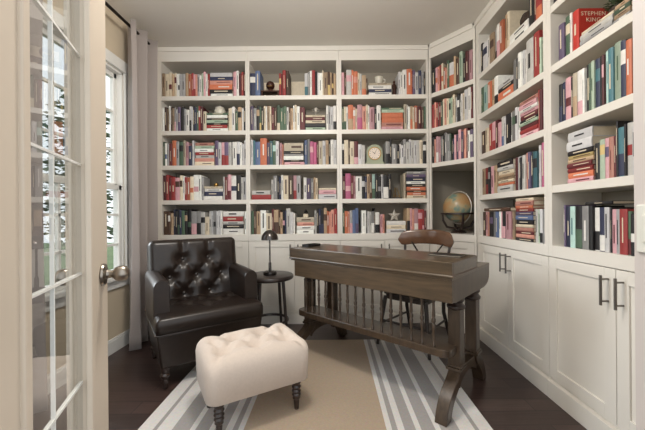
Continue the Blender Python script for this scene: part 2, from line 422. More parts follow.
# ------------------------------------------------------------------ bookcases
SH = [0.886 + 0.343 * k for k in range(5)]; ST = 0.042; TOP = 2.60
def handle(parent, x, z0, z1):
    h = MB().tube([(x, -0.036, z0), (x, -0.036, z1)], 0.006, 8)
    for z in (z0 + 0.018, z1 - 0.018): h.tube([(x, -0.036, z), (x, 0.002, z)], 0.0045, 8)
    h.build('handle', steel, parent, smooth=True)
def shaker(parent, x0, x1, z0, z1, hx=None):
    d = MB(); fw = 0.06
    d.box(x0, x0 + fw, -0.0, 0.018, z0, z1).box(x1 - fw, x1, 0, 0.018, z0, z1)
    d.box(x0 + fw, x1 - fw, 0, 0.018, z0, z0 + fw).box(x0 + fw, x1 - fw, 0, 0.018, z1 - fw, z1)
    d.box(x0 + fw, x1 - fw, 0.009, 0.018, z0 + fw, z1 - fw)
    o = d.build('door', white, parent, bevel=0.0015)
    if hx is not None: handle(o, hx, 0.648, 0.785)
def corner_case(label, P, r, W):
    rz = math.atan2(r[1], r[0]); t = thing('bookcase', label, 'bookcase', (P[0], P[1], 0), rz, 'white built-in bookcases lining the walls')
    r = Vector((r[0], r[1])).normalized(); nn = Vector((-r.y, r.x))
    def L(x, y): q = Vector((x - P[0], y - P[1])); return (q.dot(r), q.dot(nn))
    A = (0.968, YFACE + 0.002); B = (1.267, 2.767); Cc = (1.586, 2.767); D = (1.586, 3.436); E = (0.968, 3.436)
    def poly(i): return [L(A[0] + i, A[1] + i * 0.45), L(B[0] + i * 0.45, B[1] + i), L(Cc[0] - i, Cc[1] + i), L(D[0] - i, D[1] - i), L(E[0] + i, E[1] - i)]
    def wall(p, q, name, m, z0, z1):
        a, b = Vector(L(*p)), Vector(L(*q)); d = (b - a).normalized(); nrm = Vector((-d.y, d.x)) * 0.008
        MB().prism([tuple(a), tuple(b), tuple(b + nrm), tuple(a + nrm)], z0, z1, 'z').build(name, m, t)
    wall((B[0] + 0.02, B[1]), Cc, 'side_panel', white, 0, TOP); wall(E, (A[0], A[1] + 0.02), 'side_panel', white, 0, TOP)
    wall((Cc[0], Cc[1] + 0.009), (D[0], D[1] - 0.009), 'back_panel', greige, 0, TOP); wall((D[0] - 0.0, D[1]), (E[0] + 0.009, E[1]), 'back_panel', greige, 0, TOP)
    for x in (0.004, W - 0.024): MB().box(x, x + 0.02, 0, 0.02, 0, TOP).build('stile', white, t, bevel=0.0015)
    MB().box(0.004, W - 0.004, 0, 0.02, TOP, H - 0.02).box(0.024, W - 0.024, -0.012, 0.02, H - 0.045, H - 0.001).build('cornice', white, t, bevel=0.002)
    MB().prism(poly(0.009), TOP, TOP + 0.02, 'z').build('top_board', white, t)
    for k in (2, 3, 4): MB().prism(poly(0.009), SH[k] - ST, SH[k], 'z').build('shelf', white, t, bevel=0.0015)
    MB().prism(poly(0.009), 0.822, SH[0], 'z').box(0.024, W - 0.024, 0, 0.02, 0.822, SH[0]).build('countertop', white, t)
    MB().prism(poly(0.03), 0.08, 0.82, 'z').build('carcass', white, t)
    MB().box(0.024, W - 0.024, -0.012, 0.02, 0, 0.10).box(0.024, W - 0.024, 0.012, 0.02, 0.10, 0.122).build('toe_kick', white, t, bevel=0.002)
    shaker(t, 0.026, W - 0.026, 0.122, 0.817)
    return t
def bookcase(label, P, r, W, wl, wr, shelves, doors, D=0.30):
    if doors == 1: return corner_case(label, P, r, W)
    rz = math.atan2(r[1], r[0])
    t = thing('bookcase', label, 'bookcase', (P[0], P[1], 0), rz, 'white built-in bookcases lining the walls')
    oc0 = 0.024 if doors == 1 else 0.0005
    sl = 0.0005 if wl < 0.04 and doors == 2 else wl - 0.006
    sr = 0.0005 if wr < 0.04 and doors == 2 else wr - 0.006
    MB().box(0.0005, wl, 0, D, 0.822, TOP).box(0.0005, wl, 0.019, D, 0, 0.822).box(0.0005, max(sl, 0.001), 0, 0.019, 0, 0.822).build('side_panel', white, t, bevel=0.0015)
    MB().box(W - wr, W - 0.0005, 0, D, 0.822, TOP).box(W - wr, W - 0.0005, 0.019, D, 0, 0.822).box(W - max(sr, 0.001), W - 0.0005, 0, 0.019, 0, 0.822).build('side_panel', white, t, bevel=0.0015)
    MB().box(0.0005, W - 0.0005, 0, D, TOP, H - 0.02).box(oc0, W - oc0, -0.012, 0.02, H - 0.045, H - 0.001).build('cornice', white, t, bevel=0.002)
    MB().box(wl, W - wr, D - 0.014, D, 0.84, TOP).build('back_panel', greige, t)
    for k in shelves[1:]:
        MB().box(wl, W - wr, 0.002, D - 0.014, SH[k] - ST, SH[k]).build('shelf', white, t, bevel=0.0015)
    MB().box(wl, W - wr, 0.0, D - 0.014, 0.822, SH[0]).build('countertop', white, t, bevel=0.0015)
    MB().box(wl, W - wr, 0.022, D - 0.014, 0.08, 0.822).build('carcass', white, t)
    MB().box(oc0, W - oc0, -0.012, 0.03, 0, 0.10).box(sl, W - sr, 0.014, 0.03, 0.10, 0.122).build('toe_kick', white, t, bevel=0.002)
    g = 0.0018
    if doors == 2:
        xm = (sl + W - sr) / 2
        shaker(t, sl + g, xm - g, 0.122, 0.817, xm - 0.038); shaker(t, xm + g, W - sr - g, 0.122, 0.817, xm + 0.038)
    else:
        shaker(t, sl + g, W - sr - g, 0.122, 0.817)
    return t
YFACE = 3.142
bookcase('white built-in bookcase behind the leather armchair, next to the curtain', (-1.733, YFACE), (1, 0), 0.9115, 0.058, 0.0205, (0, 1, 2, 3, 4), 2)
bookcase('white built-in bookcase in the middle of the back wall, behind the small lamp', (-0.8215, YFACE), (1, 0), 0.9045, 0.0205, 0.024, (0, 1, 2, 3, 4), 2)
bookcase('white built-in bookcase on the back wall holding the arched clock', (0.083, YFACE), (1, 0), 0.883, 0.025, 0.019, (0, 1, 2, 3, 4), 2)
dg = Vector((1.265 - 0.966, 2.765 - YFACE)); DW = dg.length; dgn = dg / DW
bookcase('narrow white corner bookcase set at an angle, holding the globe', (0.966 + dgn.x * 0.001, YFACE + dgn.y * 0.001), dgn, DW - 0.002, 0.022, 0.022, (0, 2, 3, 4), 1, 0.29)
bookcase('white built-in bookcase on the right wall, next to the corner bookcase', (1.265, 2.765), (0, -1), 0.908, 0.052, 0.032, (0, 1, 2, 3, 4), 2)
bookcase('white built-in bookcase nearest the viewer on the right wall', (1.265, 1.8565), (0, -1), 0.876, 0.032, 0.033, (0, 1, 2, 3, 4), 2)
struct(MB().box(1.266, XR, 0.7905, 0.979, 0.0005, H - 0.001).build('trim_1', white))

# ------------------------------------------------------------------ books
PAL = {'W': ('white', (226, 222, 214)), 'C': ('cream', (218, 200, 168)), 'T': ('tan', (184, 150, 112)), 'B': ('brown', (88, 58, 42)),
       'K': ('black', (34, 31, 33)), 'G': ('grey', (136, 134, 132)), 'L': ('silver', (194, 192, 192)), 'R': ('red', (170, 46, 44)),
       'D': ('maroon', (108, 36, 40)), 'O': ('orange', (216, 106, 64)), 'P': ('pink', (222, 158, 166)), 'M': ('magenta', (196, 84, 128)),
       'N': ('navy', (46, 52, 84)), 'U': ('blue', (88, 110, 156)), 'A': ('teal', (58, 114, 126)), 'E': ('green', (72, 100, 74)),
       'F': ('sage', (166, 188, 160)), 'V': ('purple', (100, 82, 116)), 'Y': ('yellow', (218, 184, 104)), 'I': ('mint', (176, 216, 204)), 'S': ('salmon', (222, 142, 120))}
def bmat(k, v=0):
    n, c = PAL[k]; f = (1.0, 0.84, 1.08)[v]; g_ = 0.3 * c[0] + 0.59 * c[1] + 0.11 * c[2]; c = tuple(x * 0.76 + g_ * 0.24 for x in c)
    return mat('book_' + n.replace(' ', '_') + '_' + 'abc'[v], tuple(min(240, x * f) for x in c), 0.55, var=0.08, scale=40)
FRAME = {}
def frame(P, r):
    r = Vector((r[0], r[1], 0)).normalized(); n = Vector((-r.y, r.x, 0)); return (Vector((P[0], P[1], 0)), r, n, math.atan2(r.y, r.x))
FR = {'left': frame((-1.733, YFACE), (1, 0)), 'middle': frame((-0.8215, YFACE), (1, 0)), 'clock': frame((0.083, YFACE), (1, 0)),
      'corner': frame((0.966, YFACE), dgn), 'far': frame((1.265, 2.765), (0, -1)), 'near': frame((1.265, 1.8565), (0, -1))}
EXT = {'left': (0.058, 0.891), 'middle': (0.0205, 0.8805), 'clock': (0.025, 0.864), 'corner': (0.022, DW - 0.022),
       'far': (0.052, 0.876), 'near': (0.032, 0.843)}
PXR = {'left': (160.7, 245), 'middle': (249.1, 336.2), 'clock': (341.1, 426), 'corner': (431.2, 474.9), 'far': (479.8, 544.4), 'near': (551.9, 632.5)}
BNAME = {'left': 'bookcase by the curtain', 'middle': 'middle back bookcase', 'clock': 'clock bookcase', 'corner': 'corner bookcase',
         'far': 'far right-wall bookcase', 'near': 'nearest right-wall bookcase'}
RNAME = {4: 'top shelf', 3: 'second shelf down', 2: 'third shelf down', 1: 'fourth shelf down', 0: 'bottom shelf'}
ORD = ['zeroth', 'first', 'second', 'third', 'fourth', 'fifth', 'sixth', 'seventh', 'eighth', 'ninth', 'tenth', 'eleventh', 'twelfth', 'thirteenth',
       'fourteenth', 'fifteenth', 'sixteenth', 'seventeenth', 'eighteenth', 'nineteenth', 'twentieth', 'twenty-first', 'twenty-second', 'twenty-third',
       'twenty-fourth', 'twenty-fifth', 'twenty-sixth', 'twenty-seventh', 'twenty-eighth']
def px2x(bay, px):
    x0, x1 = EXT[bay]; p0, p1 = PXR[bay]
    if bay in ('far', 'near'):
        k = F * 1.265
        Y = k / (px - 331.5); Y0 = k / (p0 - 331.5)
        return x0 + (Y0 - Y)
    return x0 + (x1 - x0) * (px - p0) / (p1 - p0)

ROWS = {
 ('left', 4): "T3 C3.5 C3,D T2.5 C3.5,D W4,K L3.5 T3 O3 R2 P4,R L4 F2 P2 W2 R2 S24(W3+K4+O5+S4+N4+L4) P3 W2.5 D2.5/23 R2 D2",
 ('left', 3): "W2 B4.5 W1.5 B3.5 G3.5,P V3 K3 L5 W3.5,K K4 E2 R4,W C3/20 S22(W3+R3+K2+F3+K2+W3+E2)@jar C3.5/23 W3/24 E3/20 T3.5,K W2/23 K2",
 ('left', 2): "E2 W4,U D3 O4 L3 E4,K C2 P3 N3.5/20 L2 S20(C4+S3.5+W3+R3+W3.5+F3+S3) V3.5 L3 P3,R V4,R W3 K1 W4 L3,N W4 L2",
 ('left', 1): "D3 R2.5 D2.5 R4 P4,B C4.5,B R2.5 O3 C3,O W5,P W4.5 S19(W4+N4.5+W3+C2)@apple W1.5 D3 P3,D W5,N K4.5 W2 L3",
 ('left', 0): "B4.5 B5,W N4 K4,E E3 K2.5,T K3.5,E G5,P G4,K W4,K C4/18 W4 G4.5,K L4 S21(W6+K4+W3+R5+W5) W2",
 ('middle', 4): "N5,W U4.5 FC18/21@bookend R3.5,Y R3 B3 FC15/22 L3,A G2 W2 R3 K2 L1 W4 C1 T4 B4,Y B4,Y",
 ('middle', 3): "V3 G3 K3,T E4,Y C3.5 T4 D3 B2.5 E3,C E3.5 E3 W2 B4.5 W1.5 C5 D5 S21(F3+K4+C3+D3+C2)@trophy W4 L3 W3,K",
 ('middle', 2): "L2.5 A2 U5 O6.5/27 V3 A3 E3,I L3 _1 P3.5/22 S21(P3+K2+W4+G2+K3+C8) U3 G2.5 M3.5,P M3 D2 C4 L3/24 T3 K2 W3 L3",
 ('middle', 1): "S20(R5+W4) W2/20 G4/24 K4/24 W2 C5/24 B5/24 P3/24,R L4/24 _3 W3/22 V4/21 G3/21 T4/22 S19(L5+P4+C2)",
 ('middle', 0): "E2.5 B2.5 T4 W5.5/24 C5.5/21 D2 T4.5,B B4 K3.5,P W4 L4.5/22 _1 S18(W4+W4+S3.5+C5)@pyramid W2 K4 K3,N T3,B O4 S3 R3",
 ('clock', 4): "P2.5 B2 W5,P O2 O4,S C4 T4/20,O B1.5/17 S24(W3+N3+W4+C2)@cup _6@figurine L3.5 W4 O5/26 R1 V2.5 L3 N3 L2 K1.5",
 ('clock', 3): "E2 C4,E O5,T S4,W P5,M S3.5 C3.5 P5 K2/21 W4 S23(P3+S4+O5+O5+F3+E2) C4 W2 T4,O O3 D4 B2 E2",
 ('clock', 2): "K2,W C4 B1.5 C4 D4,P L3.5/20 W3/19 _20@clock G4,K K2 G4.5/20 K3/19 W4/20 G2.5 W3/22 L2 W5/24 W3/24 C3/24 K3,W",
 ('clock', 1): "D3 M5,P D3 P2 W6 K5,L T2.5 B2.5 I3,E K3 K3,G L2 K5,W K3 _12@easel C2 S20(C3+O3+B2+O3.5+K3+W2.5+N4+V3+G3)",
 ('clock', 0): "E2 O5 L2.5,P U3 U3,V _3 W4.5/23 K1 L4/22 G3/22,W K1 W4/21,K _1 P4/19 _1 S20(L4+C4+W4)@star _1 T3,K P4 P4,W R4,P R4,P",
 ('corner', 4): "K4/23 P4,O R2 C2,O O3.5/21 E2/26 L5,O T2/27 B3/24 F3/29 K2.5/22 D3/27 P3/27 B1.5",
 ('corner', 3): "R3 S2.5 R3/24 D2 R2,P E3 C2 S2.5 C3 F2.5,K F3 C3/26 L2.5 K3,W G2 W2 C2 L4/27 W3.5/28 D2/28 U2/15",
 ('corner', 2): "K3 S2 P3,W P3 K1 G2 K2 G3/27 L3 E2,G K2/20 N2/20 P2/23 V2.5 P3/27 V2.5 S3/27 D2/27 W2.5 V3,W N2",
 ('far', 4): "K2 L4,N W3 T4,B L3,K W3,P O3.5/25 T5/27 S19(W4+W4)@basket K5/28 D3/27 R6/27,O _3",
 ('far', 3): "E2.5/22 I4/22 O3.5/22 T3/22 W4/22,K S17(O7+K3+L3) G3/22 K2/22 W3.5/24 L3.5/24 K2/22 W7/27 R6/28 F2 K2/20 W2.5/26",
 ('far', 2): "B4/19 C3/20 R3/22 P3/22,R D3/22 P3/19 W4/22,U K4/22 W1.5/22 G4/22,E L3.5/23,K S18(P3+R2.5+D2.5+F2+K2+D3+P2+W2+P3+S2.5) R4/26 P4/26,W",
 ('far', 1): "T3/22 R3/22,K K2/22,G P3/22 T3/22 _1 S16(W5+O2+C2+T2+T2+C3+W3+K4) D2.5/23 L3/23 K2/22 W3/23 S2/24 V2.5/24 N3.5/24 A4/23,K W4/26 M3/27 R2/27",
 ('far', 0): "B3/20 P4/20 K3.5/20,V G2.5/20 U2.5/20 W2/20 P2.5/20 K3/20,P P5/20 T2/20 _2 S18(K2+S2.5+D2+S2.5+C2+K3+U3+V2.5+R2+O2+S3+C2) W3/21 F3/21 L3/21,K K4/21",
 ('near', 4): "K5/20 N4/22 _71",
 ('near', 3): "_5 V5.5/20 E5/22,C W2/22 R6/21.5! _1 S34(K1.2+L2.6+W2.6+C1.3)@plant S17(G2+T2.2+E2.2+T2) _4",
 ('near', 2): "_3 K3/22,N N4/22 P5/23,D K3/22 C4/23,T W5/23,P W2/23 K4/24 E2 F3/24 N4.5/24,A K3/24 D2/24,P I4/25 A5/25 F7/26 N5/25,W O5.5/24 _3",
 ('near', 1): "_11 S27(P2.5+O3+R2.5+D2.5+T2+Y2+K2.5+L5+L5) K5/18 F5/19,Y P4.5/19,V S5/19 D2.5/19 K2 A6/22,N K2 W7/23,R L4/21",
 ('near', 0): "_6 G2.5/22 V1.5 N5/22 I5/22 K6.5/22,E G7/22 K4/22 W5.5/21,K N6/21,W L5/21 K1.5/21 P5/20 L3.5/20 R8/20 E4/19,D K5/18,W",
}
# extra books lying on top of upright books: (bay, shelf, px0, px1, base height cm, thickness cm, colour, where)
EXTRA = [('far', 0, 481, 506, 20.4, 2.6, 'B', 'lying across the tops of upright books'), ('near', 0, 580, 606, 22.4, 1.6, 'K', 'lying across the tops of upright books')]

def book_bm(t, h, d, c2, r, style):
    """upright book, base centre of spine face at origin, spine towards -y; slots 0 cover, 1 pages, 2 band, 3 marks"""
    cv = MB(); pg = MB(); bd = MB()
    b = min(0.004, t * 0.22); ct = min(0.0025, t * 0.16); hx = t / 2
    n = 4
    prof = [(-hx + t * i / n, -b * (1 - (2 * i / n - 1) ** 2)) for i in range(n + 1)]
    inner = [(hx - ct, 0.004), (-hx + ct, 0.004)]
    poly = prof + [(hx, d), (hx - ct, d)] + inner + [(-hx + ct, d), (-hx, d)]
    # C shaped cover
    k = len(poly); v = [(p[0], p[1], 0) for p in poly] + [(p[0], p[1], h) for p in poly]
    fs = [(i, (i + 1) % k, (i + 1) % k + k, i + k) for i in range(k)]
    a = n + 1
    # caps: spine block, right board, left board
    def caps(o, flip):
        q = [tuple(range(0, n + 1)) + (a + 2, a + 3), (n, a, a + 1, a + 2), (0, a + 3, a + 4, a + 5)]
        return [tuple((i + o for i in (reversed(f) if flip else f))) for f in q]
    fs += caps(0, True) + caps(k, False)
    cv.add(v, fs, 0)
    e = 0.0025
    pg.box(-hx + ct, hx - ct, 0.004, d - 0.003, e, h - e, 0)
    def patch(z0, z1, f, mi):
        q = [(p[0] * f, p[1] - 0.0004 - b * 0.0) for p in prof] if f > 0.9 else [(p[0] * f, -b * (1 - (p[0] * f / hx) ** 2) - 0.0006) for p in prof]
        vv = [(p[0], p[1], z0) for p in q] + [(p[0], p[1], z1) for p in q]
        bd.add(vv, [(i, i + 1, i + 2 + n, i + 1 + n) for i in range(n)], mi)
    if c2:
        if style == 0: patch(h * 0.02, h * r.uniform(0.3, 0.5), 0.99, 0)
        elif style == 1: z = h * r.uniform(0.5, 0.62); patch(z, z + h * 0.25, 0.99, 0)
        else: z = h * r.uniform(0.3, 0.4); patch(z, z + h * 0.2, 0.99, 0)
    elif r.random() < 0.88:                                          # plain title strip down the spine
        z = h * r.uniform(0.2, 0.4); patch(z, h * r.uniform(0.64, 0.92), r.uniform(0.13, 0.3), 1)
    return cv, pg, bd
MARK = {'W': 'K', 'C': 'B', 'T': 'B', 'L': 'K', 'F': 'E', 'Y': 'B', 'I': 'A', 'P': 'D', 'S': 'D', 'O': 'W', 'G': 'W'}
BOOKS = []   # dicts with everything needed to build
ORN = []
STEPHEN = None
for (bay, k), spec in ROWS.items():
    unit = 0.01 if bay in ('corner', 'far', 'near') else 1 / 101.2
    toks = re.findall(r'S[\d.]+\([^)]*\)(?:@\w+)?|\S+', spec)
    items = []
    for tk in toks:
        orn = None
        if '@' in tk: tk, orn = tk.split('@')
        star = tk.endswith('!'); tk = tk.rstrip('!')
        ms = re.match(r'S([\d.]+)\((.*)\)', tk)
        if ms: items.append(('stack', float(ms.group(1)), ms.group(2).split('+'), orn, None, None)); continue
        c2 = None
        if ',' in tk: tk, c2 = tk.split(',')
        hgt = 25.0 if unit < 0.0099 or bay != 'corner' else 25.0
        if '/' in tk: tk, hs = tk.split('/'); hgt = float(hs)
        else: hgt = hgt * R.uniform(0.9, 1.03)
        if tk[0] == '_': items.append(('gap', float(tk[1:]), None, orn, None, None)); continue
        if tk[0] == 'F' and tk[1].isalpha(): items.append(('face', float(tk[2:]), tk[1], orn, hgt, c2)); continue
        items.append(('up', float(tk[1:]), tk[0], orn, hgt, 'STEPHEN' if star else c2))
    ALT = {'W': 'L', 'C': 'W', 'P': 'S', 'G': 'L', 'L': 'W', 'K': 'N', 'E': 'K', 'B': 'T', 'T': 'C', 'R': 'D', 'O': 'S', 'S': 'C', 'V': 'G', 'U': 'G', 'N': 'K'}
    fine = []
    for it in items:
        if it[0] == 'up' and bay != 'near' and 3.4 <= it[1] < 5.2 and it[2] in ALT and it[5] != 'STEPHEN' and R.random() < 0.4:
            q = R.uniform(0.4, 0.6)
            fine.append(it[:1] + (it[1] * q,) + it[2:]); fine.append(('up', it[1] * (1 - q), ALT[it[2]], None, it[4] * R.uniform(0.93, 1.0), None))
        else: fine.append(it)
    items = fine
    tot = sum(i[1] for i in items); p0, p1 = PXR[bay]; sc = (p1 - p0 - 0.6) / tot
    cur = p0 + 0.3; nup = 0; nst = 0; nstk = sum(1 for i in items if i[0] == 'stack')
    for kind, w, a, orn, hgt, c2 in items:
        xa, xb = px2x(bay, cur), px2x(bay, cur + w * sc); cur += w * sc
        cx, wd = (xa + xb) / 2, xb - xa
        where = RNAME[k] + ', ' + BNAME[bay]
        dep = 0.0
        if kind in ('up', 'face'):
            nup += 1
            hh_ = hgt * unit; zc = SH[k]
            if kind == 'face':
                BOOKS.append(dict(bay=bay, k=k, kind='face', x=cx, w=wd * 0.96, h=hh_, d=0.028, y=0.2, z=zc, c=a, c2=None, where=where, n=nup)); dep = 0.09
            else:
                BOOKS.append(dict(bay=bay, k=k, kind='up', x=cx, w=wd - 0.0008, h=hh_, d=R.uniform(0.15, 0.185), y=R.uniform(0.014, 0.03), z=zc, c=a, c2=c2, where=where, n=nup))
            top = SH[k]
        elif kind == 'stack':
            nst += 1; z = SH[k]; nl = len(a)
            for j, q in enumerate(a):
                th_ = float(q[1:]) * unit
                BOOKS.append(dict(bay=bay, k=k, kind='flat', x=cx + R.uniform(-1, 1) * wd * 0.02, w=wd * R.uniform(0.89, 0.955), h=th_, d=R.uniform(0.155, 0.18), y=R.uniform(0.016, 0.026), z=z, c=q[0], c2=None, where=where, n=j + 1, nl=nl,
                                  st=('' if nstk == 1 else ('left ' if nst == 1 else 'right '))))
                z += th_ + 0.0002
            top = z
        else: top = SH[k]
        if orn: ORN.append((orn, bay, cx, top + 0.0007, wd, 0.10 if kind != 'face' else 0.09))
for bay, k, a, b, zb, th_, c, how in EXTRA:
    xa, xb = px2x(bay, a), px2x(bay, b)
    BOOKS.append(dict(bay=bay, k=k, kind='over', x=(xa + xb) / 2, w=xb - xa, h=th_ * 0.01, d=0.15, y=0.03, z=SH[k] + zb * 0.01, c=c, c2=None, where=RNAME[k] + ', ' + BNAME[bay], n=1, how=how))

def bw(bk, x, y, z=0):
    P, r, n, rz = FR[bk]; q = P + r * x + n * y; return Vector((q.x, q.y, z))
for b in BOOKS:
    p = bw(b['bay'], b['x'], b['y']); b['p'] = p
    s = F / p.y
    if b['bay'] in ('far', 'near'): s2 = s * p.x / p.y
    elif b['bay'] == 'corner': s2 = s * 0.95
    else: s2 = s
    xpx = 331.5 + F * p.x / p.y; ypx = 215 - F * (b['z'] + b['h'] / 2 - EYE) / p.y
    b['area'] = b['w'] * s2 * b['h'] * s * (0.05 if ypx < 0 or xpx > 640 else 1)
order = sorted(range(len(BOOKS)), key=lambda i: -BOOKS[i]['area'])
SINGLE = set(order[:300])
rest = MB(); rest_mats = []
def rmi(m):
    if m not in rest_mats: rest_mats.append(m)
    return rest_mats.index(m)
nmin = 0
for i, b in enumerate(BOOKS):
    r = random.Random(i * 13 + 5); v = r.choice((0, 0, 1, 2)); c = b['c']
    cm_ = bmat(c, v); c2 = b['c2']
    big = c2 == 'STEPHEN'
    if big: c2 = None; cm_ = mat('book_bright_red', (184, 50, 40), 0.5, var=0.06, scale=40)
    bm_ = bmat(c2, 0) if c2 else cm_
    mk = bmat(MARK.get(c, 'C'), 0)
    if b['kind'] in ('up',):
        cv, pg, bd = book_bm(b['w'], b['h'], b['d'], c2, r, r.choice((0, 0, 1, 2))); M = Matrix.Identity(4)
    elif b['kind'] == 'face':
        cv, pg, bd = book_bm(b['d'], b['h'], b['w'], None, r, 0); M = T(b['w'] / 2, b['d'] / 2, 0) @ RZ(PI / 2)
    else:
        cv, pg, bd = book_bm(b['h'], b['w'], b['d'], None, r, 0); M = T(-b['w'] / 2, 0, b['h'] / 2) @ RY(PI / 2)
    col = PAL[c][0]
    rzb = FR[b['bay']][3]; loc = Vector((b['p'].x, b['p'].y, b['z'] + 0.0004))
    if i in SINGLE:
        wcm = b['w'] * 100
        if b['kind'] == 'up':
            look = ('thick ' if wcm > 4.6 else 'slim ' if wcm < 2.4 else '')
            if b['h'] < 0.212 and not look: look = 'short '
            two = f' and {PAL[c2][0]}' if c2 and c2 != c else ''
            lab = f"{look}{col}{two} upright book, {ORD[b['n']]} from left, {b['where']}"
            if big: lab = f"red hardback with author lettering on its cover, {b['where']}"
        elif b['kind'] == 'face':
            lab = f"wide {col} book turned face out, {'behind the bronze ornament' if b['n'] < 5 else 'right of two red books'}, {b['where']}"
        elif b['kind'] == 'over':
            lab = f"{col} book {b['how']}, {b['where']}"
        else:
            pos = 'bottom' if b['n'] == 1 else 'top' if b['n'] == b['nl'] else ORD[b['n']] + ' from bottom'
            lab = f"{col} flat book, {pos} of {b['st']}stack, {b['where']}"
        grp = 'books on the ' + b['where']
        near = b['bay'] in ('near', 'far')
        bk = MB(); bk.add(cv.v, cv.f, 0, M)
        if not near:
            bk.add(pg.v, pg.f, 1, M)
            for q, f in enumerate(bd.f): pass
            o0 = len(bk.v); bk.v += [tuple(M @ Vector(p)) for p in bd.v]; bk.f += [tuple(x + o0 for x in f) for f in bd.f]; bk.m += [2 + q for q in bd.m]
            o = bk.build('book', [cm_, pages, bm_, mk], None, loc=loc, rz=rzb)
        else:
            o = bk.build('book', [cm_], None, loc=loc, rz=rzb)
            MB().add(pg.v, pg.f, 0, M).build('pages', pages, o)
            if bd.f:
                x = MB(); x.v = [tuple(M @ Vector(p)) for p in bd.v]; x.f = list(bd.f); x.m = list(bd.m); x.build('spine_label', [bm_, mk], o)
            if big: STEPHEN = (o, b)
        tag(o, lab, 'book', grp)
    else:
        MW = T(*loc) @ RZ(rzb) @ M
        rest.add(cv.v, cv.f, rmi(cm_), MW); rest.add(pg.v, pg.f, rmi(pages), MW)
        o0 = len(rest.v); rest.v += [tuple(MW @ Vector(p)) for p in bd.v]; rest.f += [tuple(x + o0 for x in f) for f in bd.f]; rest.m += [rmi((bm_, mk)[q]) for q in bd.m]
if rest.f:
    o = rest.build('books', rest_mats); tag(o, 'the many thinnest books filling the gaps between larger books on the shelves', 'books'); o['kind'] = 'stuff'

def text_mesh(txt, size, depth, M, name, m, parent):
    cu = bpy.data.curves.new('lettering', 'FONT'); cu.body = txt; cu.size = size; cu.extrude = depth; cu.align_x = 'CENTER'; cu.align_y = 'CENTER'; cu.space_character = 1.08
    tmp = bpy.data.objects.new('lettering', cu); C.objects.link(tmp)
    bpy.context.view_layer.update()
    me = bpy.data.meshes.new_from_object(tmp.evaluated_get(bpy.context.evaluated_depsgraph_get()))
    bpy.data.objects.remove(tmp); me.transform(M); me.materials.clear(); me.materials.append(m); me.name = name
    o = bpy.data.objects.new(name, me); C.objects.link(o); o.parent = parent
    return o
if STEPHEN:
    o, b = STEPHEN; hx = b['w'] / 2
    # front cover faces local +x; text runs along +y
    M = T(hx + 0.0004, b['d'] * 0.48, b['h'] * 0.87) @ RZ(PI / 2) @ RX(PI / 2)
    cream = bmat('C', 2)
    text_mesh('STEPHEN', 0.030, 0.0003, M, 'cover_lettering', cream, o)
    M = T(hx + 0.0004, b['d'] * 0.48, b['h'] * 0.72) @ RZ(PI / 2) @ RX(PI / 2)
    text_mesh('KING', 0.030, 0.0003, M, 'cover_lettering', cream, o)

